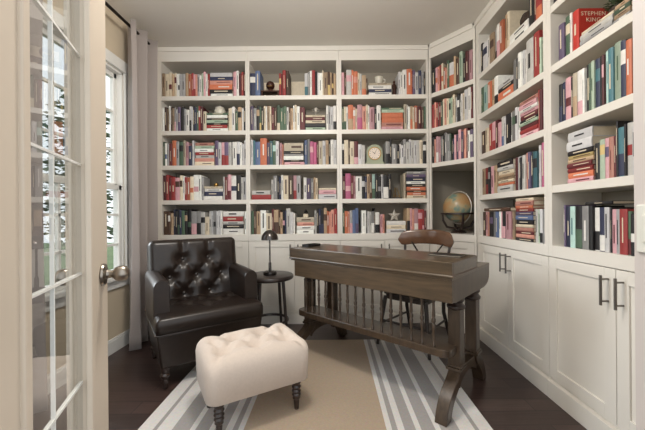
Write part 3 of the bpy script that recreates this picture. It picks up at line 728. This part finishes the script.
# ------------------------------------------------------------------ shelf ornaments
for name, bay, cx, zb, wd, dep in ORN:
    if name == 'plant': cx += 0.04
    p = bw(bay, cx, dep); rz = FR[bay][3]; L = (p.x, p.y, zb)
    wh = BNAME[bay]
    if name == 'jar':
        t = thing('ceramic_jar', 'small pale ceramic jar standing on a book stack in the bookcase by the curtain', 'jar', L, rz)
        MB().lathe([(0.04, 0), (0.052, 0.01), (0.056, 0.04), (0.05, 0.062), (0.042, 0.068), (0.044, 0.072)], 20).build('body', ceram, t, smooth=True)
        MB().lathe([(0.046, 0.0725), (0.047, 0.078), (0.026, 0.086), (0.008, 0.09), (0.009, 0.097), (0.003, 0.1)], 20).build('lid', silverm, t, smooth=True)
    elif name == 'apple':
        t = thing('apple_ornament', 'small golden apple ornament on a flat book stack', 'ornament', L, rz)
        MB().lathe([(0.004, 0.002), (0.012, 0.0), (0.021, 0.012), (0.024, 0.024), (0.02, 0.036), (0.01, 0.04), (0.003, 0.036)], 18).build('fruit', brass, t, smooth=True)
        MB().tube([(0, 0, 0.036), (0.002, 0, 0.045), (0.006, 0, 0.052)], 0.0018, 6).build('stem', bronze, t)
    elif name == 'bookend':
        t = thing('bookend_sculpture', 'dark bronze ornament with a round head on a box base, before a cream book', 'ornament', L, rz)
        MB().box(-0.088, 0.088, -0.05, 0.05, 0, 0.008).box(-0.088, -0.075, -0.045, 0.045, 0.008, 0.058).box(0.075, 0.088, -0.045, 0.045, 0.008, 0.058).box(-0.092, 0.092, -0.05, 0.05, 0.054, 0.066).build('base', bronze, t, bevel=0.002)
        MB().tube([(-0.05, 0, 0.03), (-0.02, 0, 0.02), (0.03, 0, 0.022), (0.05, 0, 0.03)], [0.01, 0.02, 0.018, 0.008], 10).build('body', bronze, t, smooth=True)
        MB().sphere((-0.005, 0, 0.132), 0.044, 18).tube([(-0.005, 0.0, 0.06), (-0.005, 0, 0.1)], [0.03, 0.018], 10).build('head', bronze, t, smooth=True)
        MB().tube([(-0.03, -0.038, 0.115), (-0.008, -0.045, 0.108), (0.018, -0.038, 0.115)], 0.005, 6).build('scarf', brass, t)
    elif name == 'trophy':
        t = thing('trophy', 'small silver cup figure standing on a book stack in the middle back bookcase', 'trophy', L, rz)
        MB().lathe([(0.024, 0), (0.024, 0.008), (0.012, 0.014), (0.007, 0.03), (0.012, 0.04), (0.006, 0.046), (0.016, 0.056), (0.022, 0.075), (0.018, 0.095), (0.006, 0.103)], 18).build('cup', silverm, t, smooth=True)
        for s in (-1, 1): MB().tube([(s * 0.018, 0, 0.06), (s * 0.034, 0, 0.068), (s * 0.034, 0, 0.082), (s * 0.02, 0, 0.088)], 0.003, 6).build('handle', silverm, t)
    elif name == 'pyramid':
        t = thing('figurine_on_box', 'tiny black bird figure on a small cream box, on a book stack', 'ornament', L, rz)
        MB().box(-0.024, 0.024, -0.03, 0.03, 0, 0.034).build('box', bmat('C', 0), t, bevel=0.002)
        MB().sphere((0, 0, 0.05), 0.02, 12, sc=(1, 1.3, 0.85)).sphere((0, -0.016, 0.068), 0.011, 10).add([(0, -0.042, 0.066), (-0.004, -0.025, 0.07), (0.004, -0.025, 0.07), (0, -0.025, 0.063)], [(0, 1, 2), (0, 2, 3), (0, 3, 1), (1, 3, 2)]).build('bird', blackm, t, smooth=True)
    elif name == 'cup':
        t = thing('ceramic_cup', 'white patterned ceramic cup on a book stack in the clock bookcase', 'cup', L, rz)
        MB().lathe([(0.022, 0), (0.024, 0.006), (0.034, 0.02), (0.04, 0.05), (0.043, 0.09), (0.04, 0.09), (0.036, 0.05), (0.028, 0.02), (0.001, 0.012)], 22).build('body', ceram, t, smooth=True)
        MB().tube([(0.04, 0, 0.075), (0.062, 0, 0.07), (0.064, 0, 0.045), (0.036, 0, 0.03)], 0.005, 8).build('handle', ceram, t, smooth=True)
    elif name == 'figurine':
        t = thing('figurine', 'dark bronze standing figurine beside the cup in the clock bookcase', 'figurine', L, rz)
        MB().lathe([(0.021, 0), (0.021, 0.012), (0.018, 0.014), (0.021, 0.04), (0.016, 0.07), (0.02, 0.1), (0.023, 0.125), (0.012, 0.142), (0.007, 0.147)], 16).build('robe', bronze, t, smooth=True)
        MB().sphere((0, 0, 0.161), 0.0145, 12).build('head', bronze, t, smooth=True)
        for s in (-1, 1): MB().tube([(s * 0.018, 0, 0.128), (s * 0.02, -0.012, 0.095), (s * 0.006, -0.024, 0.09)], 0.006, 8).build('arm', bronze, t, smooth=True)
    elif name == 'clock':
        t = thing('mantel_clock', 'arched sage green mantel clock with a cream dial', 'clock', L, rz)
        hw_ = 0.082; base = [(-0.098, 0), (0.098, 0), (0.096, 0.028), (hw_, 0.034)]
        prof = base + [(x, z) for x, z in arc(0, 0.125, hw_, 0, PI, 20)] + [(-hw_, 0.034), (-0.096, 0.028)]
        MB().prism(prof, -0.035, 0.035, 'y').build('case', sage, t, bevel=0.003)
        MB().lathe([(0.066, 0), (0.066, 0.006), (0.058, 0.006), (0.057, 0.002), (0.001, 0.002)], 30, 0, T(0, -0.0345, 0.115) @ RX(PI / 2)).build('bezel', brass, t, smooth=True)
        MB().lathe([(0.057, 0), (0.057, 0.0035), (0.001, 0.0035)], 30, 0, T(0, -0.0345, 0.115) @ RX(PI / 2)).build('dial', dial, t)
        mk = MB()
        for q in range(12):
            mk.box(-0.0016, 0.0016, -0.0388, -0.038, 0.042, 0.051, 0, T(0, 0, 0.115) @ RY(q * PI / 6))
        mk.build('hour_marks', blackm, t)
        MB().box(-0.002, 0.002, -0.0395, -0.0385, -0.006, 0.028, 0, T(0, 0, 0.115) @ RY(-0.9)).build('hour_hand', blackm, t)
        MB().box(-0.0013, 0.0013, -0.0402, -0.0396, -0.008, 0.04, 0, T(0, 0, 0.115) @ RY(0.5)).build('minute_hand', blackm, t)
    elif name == 'easel':
        t = thing('brass_easel', 'small brass easel stand beside the colourful book stack in the clock bookcase', 'easel', L, rz)
        MB().box(-0.05, 0.05, -0.05, 0.045, 0, 0.012).build('base', blackm, t, bevel=0.002)
        for s in (-1, 1): MB().tube([(s * 0.035, -0.035, 0.011), (s * 0.01, 0.01, 0.115)], 0.003, 6).build('leg', brass, t)
        MB().tube([(0, 0.042, 0.011), (0.0, 0.01, 0.115)], 0.003, 6).build('leg', brass, t)
        MB().tube([(-0.035, -0.028, 0.028), (0.035, -0.028, 0.028)], 0.003, 6).build('ledge', brass, t)
    elif name == 'star':
        v = []
        for q in range(10):
            rr = 0.066 if q % 2 == 0 else 0.028; a = PI / 2 + q * PI / 5; v.append((rr * math.cos(a), rr * math.sin(a)))
        low = min(z for x, z in v); n = 10
        vs = [(x, 0.008, z - low) for x, z in v] + [(x, -0.008, z - low) for x, z in v] + [(0, -0.02, -low), (0, 0.02, -low)]
        fs = [(q, (q + 1) % n, (q + 1) % n + n, q + n) for q in range(n)] + [(20, q + n, (q + 1) % n + n) for q in range(n)] + [(21, (q + 1) % n, q) for q in range(n)]
        o = MB().add(vs, fs).build('star_ornament', silverm, loc=L, rz=rz)
        tag(o, 'silver grey five-pointed star standing on a small book stack in the clock bookcase', 'ornament')
    elif name == 'basket':
        t = thing('round_basket', 'dark round woven ball in the top shelf of the far right-wall bookcase', 'basket', L, rz)
        MB().sphere((0, 0, 0.055), 0.056, 20, sc=(1, 1, 0.98)).build('ball', wicker, t, smooth=True)
        for q in range(5): MB().tube([(0.057 * math.cos(a) * math.sin(q * 0.63), 0.057 * math.cos(a) * math.cos(q * 0.63), 0.055 + 0.055 * math.sin(a)) for a in [2 * PI * z / 24 for z in range(24)]], 0.003, 5, closed=True).build('woven_band', wicker, t)
    elif name == 'plant':
        t = thing('potted_plant', 'small dark leafy plant on the flat white books in the nearest bookcase', 'plant', (L[0], L[1] , L[2]), rz)
        MB().lathe([(0.028, 0), (0.032, 0.004), (0.038, 0.045), (0.036, 0.045), (0.028, 0.036), (0.001, 0.036)], 18).build('pot', wicker, t, smooth=True)
        f = MB(); rr = random.Random(4)
        for q in range(120):
            a = rr.uniform(0, 6.28); e = rr.uniform(-0.1, 1.4); l = rr.uniform(0.025, 0.056)
            c = Vector((math.cos(a) * math.cos(e) * l, math.sin(a) * math.cos(e) * l * 0.9, 0.055 + math.sin(e) * l * 0.9))
            f.add([(-0.016, 0, 0), (0, -0.007, 0.003), (0.016, 0, 0), (0, 0.007, 0.003)], [(0, 1, 2, 3)], 0, Matrix.Translation(c) @ RZ(a) @ RY(-e + rr.uniform(-0.5, 0.5)))
        for q in range(10):
            a = q * 0.63; f.tube([(0, 0, 0.038), (0.02 * math.cos(a), 0.02 * math.sin(a), 0.07), (0.035 * math.cos(a), 0.035 * math.sin(a), 0.1)], 0.0015, 5)
        f.build('foliage', leafm, t)

# globe ------------------------------------------------------------------
gp_ = bw('corner', DW * 0.585 - 0.066, 0.165); GZ = SH[0] + 0.0004
t = thing('globe', 'antique style globe on a dark wooden stand in the corner bookcase', 'globe', (gp_.x, gp_.y, GZ), FR['corner'][3])
gr = 0.143; gc = 0.246
MB().sphere((0, 0, gc), gr, 32).build('sphere', globe_mat(), t, smooth='full')
MB().tube([((gr + 0.013) * math.cos(a) * 0.97, (gr + 0.013) * math.cos(a) * -0.25, gc + (gr + 0.013) * math.sin(a)) for a in [2 * PI * q / 40 for q in range(40)]], 0.006, 8, closed=True).build('meridian_ring', silverm, t, smooth=True)
hr = MB(); n = 40; vs = []
for z in (gc - 0.066, gc - 0.05):
    for rad in (gr - 0.008, gr + 0.022):
        vs += [(rad * math.cos(2 * PI * q / n), rad * math.sin(2 * PI * q / n), z) for q in range(n)]
fs = []
for q in range(n):
    k = (q + 1) % n
    fs += [(q, k, n + k, n + q)[::-1], (2 * n + q, 2 * n + k, 3 * n + k, 3 * n + q), (n + q, n + k, 3 * n + k, 3 * n + q), (q, k, 2 * n + k, 2 * n + q)[::-1]]
hr.add(vs, fs).build('horizon_ring', darkwood, t, smooth=True)
for q in range(4):
    a = PI / 4 + q * PI / 2
    MB().tube([(0.148 * math.cos(a), 0.148 * math.sin(a), gc - 0.062), (0.146 * math.cos(a), 0.146 * math.sin(a), gc - 0.12), (0.11 * math.cos(a), 0.11 * math.sin(a), 0.06), (0.03 * math.cos(a), 0.03 * math.sin(a), 0.04)], [0.009, 0.011, 0.012, 0.011], 8).build('stand_arm', darkwood, t, smooth=True)
MB().lathe([(0.07, 0), (0.072, 0.012), (0.05, 0.022), (0.022, 0.03), (0.018, 0.04), (0.032, 0.05), (0.02, 0.06)], 20).build('pedestal', darkwood, t, smooth=True)

# ------------------------------------------------------------------ rug
wht = (216, 213, 210); gry = (162, 158, 156); tan = (174, 156, 136)
ctr = -0.095
rs = [(0.262, wht), (0.29, gry), (0.317, wht), (0.35, gry), (0.405, wht), (0.435, gry), (0.50, wht), (0.53, gry), (0.62, wht), (0.70, gry), (0.72, wht)]
edges = [x for x, c in rs] + [0.79]
left_ = [(2 * ctr - edges[i + 1], rs[i][1]) for i in range(len(rs) - 1, -1, -1)]
stripes = left_ + [(2 * ctr - 0.262, tan)] + rs
RT = 0.0046
rug = MB().box(-0.98, 0.79, 0.9, 2.72, 0.0005, 0.004).build('rug', rug_mat(-0.98, 0.79, stripes), bevel=0.001)
tag(rug, 'large area rug with a tan centre and grey and white striped sides', 'rug')

# ------------------------------------------------------------------ armchair
AC = thing('armchair', 'dark brown leather club armchair with button tufting, by the curtain', 'armchair', (-0.775, 2.10, RT), 0.62)
MB().frustum(-0.315, 0.315, 0.03, 0.60, 0.125, -0.338, 0.338, 0.006, 0.64, 0.345).build('base', leather, AC, smooth=True, bevel=0.012)
MB().tube([(-0.342, 0.64, 0.345), (-0.344, 0.004, 0.345), (-0.33, -0.004, 0.345), (0.33, -0.004, 0.345), (0.344, 0.004, 0.345), (0.342, 0.64, 0.345)], 0.006, 8).build('piping', leather, AC, smooth=True)
sb = [(-0.10, -0.03), (0.10, -0.03), (0, 0.06), (-0.2, 0.06), (0.2, 0.06), (-0.1, 0.15), (0.1, 0.15), (0, -0.12)]
def lattice(bs, lim):
    o = []
    for i in range(len(bs)):
        for j in range(i + 1, len(bs)):
            if math.hypot(bs[i][0] - bs[j][0], bs[i][1] - bs[j][1]) < lim: o.append(bs[i] + bs[j])
    return o
MB().pillow(0.69, 0.57, 0.105, 0.035, 0.03, sb, 0.036, 0.036, lattice(sb, 0.15), 0.012, (64, 52), 0, T(0, 0.277, 0.342)).build('seat', leather, AC, smooth='full')
for x, y in sb: MB().sphere((x, y + 0.277, 0.342 + 0.083), 0.011, 10, sc=(1, 1, 0.5)).build('button', leather, AC, smooth=True)
# back: pillow lying in its own plane, tilted
bbn = [(-0.095, 0.095), (0.095, 0.095), (-0.19, -0.035), (0, -0.035), (0.19, -0.035), (-0.095, -0.165), (0.095, -0.165)]
cre = lattice(bbn, 0.18) + [(-0.095, 0.095, -0.095, 0.25), (0.095, 0.095, 0.095, 0.25)]
BM = T(0, 0.635, 0.622) @ RX(PI / 2 - 0.16)
MB().pillow(0.65, 0.50, 0.15, 0.045, 0.04, bbn, 0.042, 0.05, cre, 0.012, (72, 60), 0, BM).build('backrest', leather, AC, smooth='full')
for x, y in bbn: MB().sphere((x, y, 0.15 - 0.028), 0.012, 10, 0, BM, (1, 1, 0.5)).build('button', leather, AC, smooth=True)
for s in (-1, 1):
    a = MB(); prof = []
    w_ = 0.098; xo = 0.345
    for q in range(13):
        an = PI * q / 12; prof.append((math.cos(an) * w_ / 2, math.sin(an) * 0.05))
    sect = [(w_ / 2, -0.25)] + prof + [(-w_ / 2, -0.25)]
    vs = []; fs = []; K = len(sect); ys = [0.115, 0.12, 0.135, 0.3, 0.5, 0.6]
    for qi, y in enumerate(ys):
        sh = (0.9, 0.965, 1, 1, 1, 1)[qi]; zt = 0.61 + 0.012 * math.sin((y - 0.11) * 4)
        for (px, pz) in sect: vs.append((s * (xo - w_ / 2) + px * sh, y, zt + (pz if pz < -0.1 else pz * sh)))
    for i in range(len(ys) - 1):
        for k in range(K):
            k2 = (k + 1) % K; fs.append((i * K + k, i * K + k2, (i + 1) * K + k2, (i + 1) * K + k))
    fs.append(tuple(range(K))); fs.append(tuple((len(ys) - 1) * K + k for k in range(K - 1, -1, -1)))
    a.add(vs, fs).build('armrest', leather, AC, smooth=True)
legp = [(0.012, 0), (0.015, 0.004), (0.018, 0.05), (0.017, 0.06), (0.026, 0.072), (0.028, 0.085), (0.02, 0.097), (0.024, 0.108), (0.024, 0.132)]
for x, y in ((-0.29, 0.05), (0.29, 0.05), (-0.29, 0.57), (0.29, 0.57)):
    MB().lathe(legp, 16, 0, T(x, y, 0)).build('leg', darkwood, AC, smooth=True)

# ------------------------------------------------------------------ ottoman
OT = thing('ottoman', 'cream button-tufted footstool with dark turned legs on the rug', 'ottoman', (-0.447, 1.765, RT), 0.537)
ob = [(-0.165, -0.07), (0.0, -0.07), (0.165, -0.07), (-0.0825, 0.07), (0.0825, 0.07)]
oc = lattice(ob, 0.18) + [(-0.165, -0.07, -0.24, -0.19), (0, -0.07, 0, -0.13), (0.165, -0.07, 0.24, -0.19), (-0.0825, 0.07, -0.18, 0.19), (0.0825, 0.07, 0.18, 0.19), (-0.165, -0.07, -0.2, 0.06), (0.165, -0.07, 0.2, 0.06)]
MB().pillow(0.545, 0.395, 0.215, 0.065, 0.06, ob, 0.05, 0.052, oc, 0.012, (64, 52), 0, T(0, 0, 0.175), 0.02).build('cushion', linen, OT, smooth='full')
for x, y in ob: MB().sphere((x, y, 0.175 + 0.174), 0.012, 10, sc=(1, 1, 0.5)).build('button', linen, OT, smooth=True)
tl = [(0.011, 0), (0.013, 0.003), (0.016, 0.045), (0.015, 0.055), (0.022, 0.063), (0.02, 0.072), (0.025, 0.082), (0.02, 0.092), (0.026, 0.103), (0.021, 0.114), (0.026, 0.125), (0.021, 0.136), (0.025, 0.146), (0.025, 0.185)]
for x in (-0.205, 0.205):
    for y in (-0.135, 0.135): MB().lathe(tl, 18, 0, T(x, y, 0)).build('leg', darkwood, OT, smooth=True)

# ------------------------------------------------------------------ side table and lamp
TB = thing('side_table', 'small round dark wooden side table between the armchair and the desk', 'side table', (-0.535, 2.735, RT), 0.35)
MB().lathe([(0.188, 0.522), (0.198, 0.527), (0.203, 0.535), (0.203, 0.549), (0.198, 0.557), (0.19, 0.561)], 44).build('tabletop', tablewood, TB, smooth=True)
for q in range(4):
    a = q * PI / 2 + PI / 4
    MB().tube([(0.175 * math.cos(a), 0.175 * math.sin(a), 0.0), (0.135 * math.cos(a), 0.135 * math.sin(a), 0.525)], [0.011, 0.0145], 10).build('leg', tablewood, TB, smooth=True)
MB().tube([(0.150 * math.cos(2 * PI * q / 36), 0.150 * math.sin(2 * PI * q / 36), 0.17) for q in range(36)], 0.012, 8, closed=True).build('ring_stretcher', tablewood, TB, smooth=True)
LP = thing('table_lamp', 'small dark metal table lamp with a dome shade on the round side table', 'lamp', (-0.53, 2.72, 0.5655))
MB().lathe([(0.055, 0), (0.057, 0.004), (0.055, 0.026), (0.045, 0.032), (0.013, 0.036), (0.012, 0.1), (0.009, 0.105), (0.007, 0.11)], 26).build('base', gun, LP, smooth=True)
MB().tube([(0, 0, 0.105), (0, 0, 0.31)], 0.0065, 10).build('stem', gun, LP, smooth=True)
outer = [(0.072 * math.cos(a), 0.298 + 0.085 * math.sin(a)) for a in [PI / 2 * q / 12 for q in range(13)]]
inner = [(max(0.001, 0.069 * math.cos(a)), 0.298 + 0.082 * math.sin(a)) for a in [PI / 2 * q / 12 for q in range(12, -1, -1)]]
prof = [(r if r > 0.001 else 0.001, z) for r, z in outer] + inner
dm = MB(); n = 32; vs = []; fs = []
for r, z in prof:
    for k in range(n): vs.append((r * math.cos(2 * PI * k / n), r * math.sin(2 * PI * k / n), z))
for i in range(len(prof)):
    j = (i + 1) % len(prof)
    for k in range(n): k2 = (k + 1) % n; fs.append((i * n + k, i * n + k2, j * n + k2, j * n + k))
dm.add(vs, fs).build('lamp_shade', gun, LP, smooth=True)

# ------------------------------------------------------------------ desk
u = Vector((-0.747, 0.665)).normalized(); vv = Vector((0.665, 0.747)).normalized()
FRc = Vector((0.613, 1.62)); DL, DD = 1.25, 0.655
dc = FRc + u * (DL / 2) + vv * (DD / 2)
DRZ = math.atan2(-u.y, -u.x)
DK = thing('desk', 'long antique walnut writing desk with a spindle gallery front, standing on the rug', 'desk', (dc.x, dc.y, RT), DRZ)
a, f = DL / 2, -DD / 2
MB().box(-a + 0.002, a - 0.004, f + 0.004, -f, 0.722, 0.742).build('desktop', deskw, DK, bevel=0.004)
# raised box along the front
MB().box(-a, a, f, f + 0.016, 0.748, 0.816).box(-a, -a + 0.016, f + 0.016, f + 0.39, 0.748, 0.816).box(a - 0.016, a, f + 0.016, f + 0.39, 0.748, 0.816).box(-a + 0.016, a - 0.016, f + 0.375, f + 0.39, 0.748, 0.816).build('raised_case', deskw, DK, bevel=0.002)
MB().box(-a + 0.004, a - 0.004, f + 0.004, f + 0.386, 0.806, 0.819).build('raised_top', deskw, DK, bevel=0.003)
ml = MB(); pr = [(0, 0), (-0.004, 0.0), (-0.006, 0.004), (-0.005, 0.008), (-0.002, 0.011), (0, 0.013)]
ml.prism([(f + p[0], 0.738 + p[1]) for p in pr][::-1], -a - 0.005, a + 0.005, 'x')
for s in (-1, 1): ml.prism([(s * (a + -p[0]), 0.738 + p[1]) for p in pr], f - 0.005, f + 0.39, 'y')
ml.build('moulding', deskw, DK)
MB().box(-a + 0.04, a - 0.004, f + 0.008, f + 0.028, 0.605, 0.724).build('front_apron', deskw, DK, bevel=0.003)
MB().box(-a + 0.035, a - 0.02, -f - 0.05, -f - 0.03, 0.65, 0.724).build('back_apron', deskw, DK, bevel=0.003)
endp = [(f + 0.026, 0.724), (f + 0.026, 0.607), (f + 0.05, 0.60), (-f - 0.13, 0.60)] + [(-f - 0.13 + 0.125 * math.sin(t), 0.665 - 0.065 * math.cos(t)) for t in [PI / 2 * q / 6 for q in range(1, 7)]] + [(-f - 0.005, 0.724)]
for x0 in (-a + 0.022, a - 0.026): MB().prism(endp, x0, x0 + 0.022, 'x').build('end_panel', deskd, DK, bevel=0.002)
# trestles
def bez(p, n):
    o = []
    for i in range(n + 1):
        t = i / n; o.append(tuple((1 - t) ** 3 * p[0][k] + 3 * (1 - t) ** 2 * t * p[1][k] + 3 * (1 - t) * t * t * p[2][k] + t ** 3 * p[3][k] for k in range(2)))
    return o
for sx in (-1, 1):
    xc = sx * (a - 0.045)
    for y, s in ((f + 0.165, -1), (f + 0.435, 1)):
        p = MB().box(xc - 0.034, xc + 0.034, y - 0.034, y + 0.034, 0.21, 0.56)
        po = p.build('post', deskd, DK, bevel=0.004)
        MB().box(xc - 0.044, xc + 0.044, y - 0.044, y + 0.044, 0.205, 0.222).box(xc - 0.039, xc + 0.039, y - 0.039, y + 0.039, 0.222, 0.235).build('base_block', deskd, po, bevel=0.004)
        cp = MB().lathe([(0.034, 0.535), (0.048, 0.545), (0.05, 0.558), (0.04, 0.568), (0.036, 0.578), (0.046, 0.588), (0.046, 0.6)], 16, 0, T(xc, y, 0)).box(xc - 0.03, xc + 0.018, y - 0.03, y + 0.03, 0.598, 0.66)
        cp.build('capital', darkwood, po, smooth=True, bevel=0.002)
        # swept foot : outer and inner curves in the y-z plane
        yo = y + s * 0.03; ft = y + s * 0.21 if s < 0 else y + s * 0.15
        out = bez([(y + s * 0.034, 0.206), (y + s * 0.075, 0.15), (ft - s * 0.015, 0.14), (ft + s * 0.012, 0.0)], 14)
        inn = bez([(y - s * 0.034, 0.206), (y + s * 0.0, 0.11), (ft - s * 0.085, 0.12), (ft - s * 0.05, 0.0)], 14)
        vs = []; fs = []
        for (oy, oz), (iy, iz) in zip(out, inn): vs += [(xc - 0.032, oy, oz), (xc + 0.032, oy, oz), (xc + 0.032, iy, iz), (xc - 0.032, iy, iz)]
        for i in range(14):
            for k in range(4):
                q = (i * 4 + k, i * 4 + (k + 1) % 4, (i + 1) * 4 + (k + 1) % 4, (i + 1) * 4 + k)
                fs.append(q if s < 0 else q[::-1])
        e0 = (3, 2, 1, 0); e1 = tuple(14 * 4 + k for k in range(4))
        fs.append(e0 if s < 0 else e0[::-1]); fs.append(e1 if s < 0 else e1[::-1])
        MB().add(vs, fs).build('foot', deskd, DK, smooth=True, bevel=0.003)
    # arch block between the posts
    y0, y1 = f + 0.165 - 0.03, f + 0.435 + 0.03
    ap = [(y0, 0.206), (y0 + 0.01, 0.15)] + [((y0 + y1) / 2 + (y1 - y0 - 0.06) / 2 * math.cos(t), 0.10 + 0.055 * math.sin(t)) for t in [PI - PI * q / 10 for q in range(11)]] + [(y1 - 0.01, 0.15), (y1, 0.206)]
    MB().prism(ap, xc - 0.022, xc + 0.022, 'x').build('trestle_base', deskd, DK, bevel=0.003)
# foot shelf with rounded ends
def rrect(x0, x1, y0, y1, r, n=6):
    o = []
    for cx, cy, a0 in ((x1 - r, y0 + r, -PI / 2), (x1 - r, y1 - r, 0), (x0 + r, y1 - r, PI / 2), (x0 + r, y0 + r, PI)):
        o += [(cx + r * math.cos(a0 + PI / 2 * i / n), cy + r * math.sin(a0 + PI / 2 * i / n)) for i in range(n + 1)]
    return o
MB().prism(rrect(-a + 0.04, a - 0.03, f + 0.02, f + 0.2, 0.05), 0.305, 0.347, 'z').build('foot_shelf', deskd, DK, bevel=0.004)
sp = [(0.009, 0.345), (0.010, 0.36), (0.007, 0.365), (0.0065, 0.40), (0.0085, 0.44), (0.011, 0.465), (0.0075, 0.475), (0.011, 0.482), (0.0115, 0.495), (0.0075, 0.505), (0.0095, 0.515), (0.0075, 0.56), (0.0065, 0.585), (0.01, 0.597), (0.009, 0.61)]
for i in range(16):
    x = a - 0.118 - 0.0665 * i
    MB().lathe(sp, 12, 0, T(x, f + 0.037, 0)).build('spindle', deskd, DK, smooth=True)
# flat black things on the raised top
def desk_pt(x, y): c, s = math.cos(DRZ), math.sin(DRZ); return (dc.x + c * x - s * y, dc.y + s * x + c * y)
ZT = RT + 0.8192
p = desk_pt(a - 0.125, f + 0.25); FO = thing('folder', 'flat black folder lying on the desk at the right end', 'folder', (p[0], p[1], ZT), DRZ)
MB().box(-0.095, 0.095, -0.045, 0.045, 0, 0.003).box(-0.095, 0.095, -0.045, 0.045, 0.0058, 0.0085).box(-0.097, -0.094, -0.045, 0.045, 0, 0.0085).build('cover', blackm, FO, bevel=0.001)
MB().box(-0.094, 0.09, -0.042, 0.042, 0.003, 0.0058).build('pages', pages, FO)
p = desk_pt(-a + 0.06, f + 0.17); PT = thing('pen_tray', 'small low black tray lying on the left end of the desk', 'tray', (p[0], p[1], ZT), DRZ)
MB().box(-0.035, 0.035, -0.07, 0.07, 0, 0.004).box(-0.035, -0.031, -0.07, 0.07, 0.004, 0.018).box(0.031, 0.035, -0.07, 0.07, 0.004, 0.018).box(-0.031, 0.031, -0.07, -0.066, 0.004, 0.018).box(-0.031, 0.031, 0.066, 0.07, 0.004, 0.018).build('tray_body', blackm, PT, bevel=0.001)
MB().tube([(0.0, -0.06, 0.0085), (0.005, 0.06, 0.0085)], 0.0045, 8).build('pen', blackm, PT)

# ------------------------------------------------------------------ desk chair
cc = FRc + u * 0.62 + vv * 0.80
CH = thing('desk_chair', 'wooden cross-back chair with a curved top rail, behind the desk', 'chair', (cc.x, cc.y, RT + 0.0006), DRZ)
seat = rrect(-0.205, 0.205, -0.205, 0.195, 0.08)
MB().prism(seat, 0.42, 0.443, 'z').build('seat', chaird, CH, bevel=0.008)
MB().prism(rrect(-0.185, 0.185, -0.185, 0.175, 0.06), 0.38, 0.421, 'z').build('seat_frame', chaird, CH, bevel=0.004)
for s in (-1, 1):
    MB().tube([(s * 0.225, -0.215, 0.004), (s * 0.175, -0.165, 0.40)], [0.012, 0.017], 10).build('leg', chaird, CH, smooth=True)
    MB().tube([(s * 0.185, 0.27, 0), (s * 0.17, 0.18, 0.25), (s * 0.172, 0.175, 0.46), (s * 0.195, 0.2, 0.66), (s * 0.21, 0.235, 0.83)], [0.012, 0.016, 0.016, 0.013, 0.011], 10).build('back_leg', chaird, CH, smooth=True)
MB().tube([(-0.19, -0.185, 0.2), (0.19, -0.185, 0.2)], 0.009, 8).tube([(-0.195, -0.19, 0.18), (-0.175, 0.2, 0.18)], 0.009, 8).tube([(0.195, -0.19, 0.18), (0.175, 0.2, 0.18)], 0.009, 8).build('stretcher', chaird, CH, smooth=True)
# curved top rail
vs = []; fs = []; N = 24
for i in range(N + 1):
    t = -1 + 2 * i / N; x = 0.254 * t; y = 0.275 - 0.085 * t * t
    hh_ = 0.064 * (1 - 0.0 * t * t) * math.sqrt(max(0.02, 1 - max(0, (abs(t) - 0.80) / 0.2) ** 2)); zc = 0.866 - 0.03 * abs(t) ** 2.5
    for k in range(12):
        q = 2 * PI * k / 12; vs.append((x, y + 0.010 * math.cos(q), zc + hh_ * math.copysign(abs(math.sin(q)) ** 0.5, math.sin(q))))
for i in range(N):
    for k in range(12):
        k2 = (k + 1) % 12; fs.append((i * 12 + k, i * 12 + k2, (i + 1) * 12 + k2, (i + 1) * 12 + k))
fs.append(tuple(range(11, -1, -1))); fs.append(tuple(N * 12 + k for k in range(12)))
MB().add(vs, fs).build('top_rail', chairw, CH, smooth=True)
for s in (-1, 1):
    MB().tube([(-s * 0.15, 0.19, 0.46), (-s * 0.06, 0.225 + 0.01 * s, 0.58), (s * 0.06, 0.24 + 0.01 * s, 0.70), (s * 0.16, 0.246, 0.83)], 0.009, 8, flat=0.7).build('cross_brace', darkm, CH, smooth=True)

# ------------------------------------------------------------------ light
w = bpy.data.worlds.new('World'); bpy.context.scene.world = w; w.use_nodes = True
bg = w.node_tree.nodes['Background']; bg.inputs['Color'].default_value = (0.93, 0.97, 1.0, 1); bg.inputs['Strength'].default_value = 0.98
def area(name, loc, rot, sx, sy, power, col):
    l = bpy.data.lights.new(name, 'AREA'); l.shape = 'RECTANGLE'; l.size = sx; l.size_y = sy; l.energy = power; l.color = col
    o = bpy.data.objects.new(name, l); C.objects.link(o); o.location = loc; o.rotation_euler = rot
    return o
l = bpy.data.lights.new('added_fill_point', 'POINT'); l.energy = 37; l.color = (1.0, 0.955, 0.895); l.shadow_soft_size = 0.16  # unseen point light added to brighten ceiling and walls, has no fixture
o = bpy.data.objects.new('added_fill_point', l); C.objects.link(o); o.location = (-0.25, 1.3, 2.42)

l = bpy.data.lights.new('daylight', 'SUN'); l.energy = 2.6; l.angle = math.radians(35); l.color = (0.92, 0.96, 1.0)
o = bpy.data.objects.new('daylight', l); C.objects.link(o); o.location = (-5, 3, 4)
o.rotation_euler = Vector((0.9, -0.15, -0.3)).to_track_quat('-Z', 'Y').to_euler()

# ------------------------------------------------------------------ camera
cam = bpy.data.cameras.new('camera'); co = bpy.data.objects.new('camera', cam); C.objects.link(co)
co.location = (0, 0, EYE); co.rotation_euler = (PI / 2, 0.0083, 0)
cam.sensor_width = 36; cam.lens = 36 * F / 645; cam.shift_x = -9 / 645; cam.clip_start = 0.05
sc = bpy.context.scene; sc.camera = co
sc.view_settings.view_transform = 'Standard'; sc.view_settings.look = 'None'; sc.view_settings.gamma = 1; sc.view_settings.exposure = 0.76
sc.view_settings.use_curve_mapping = False
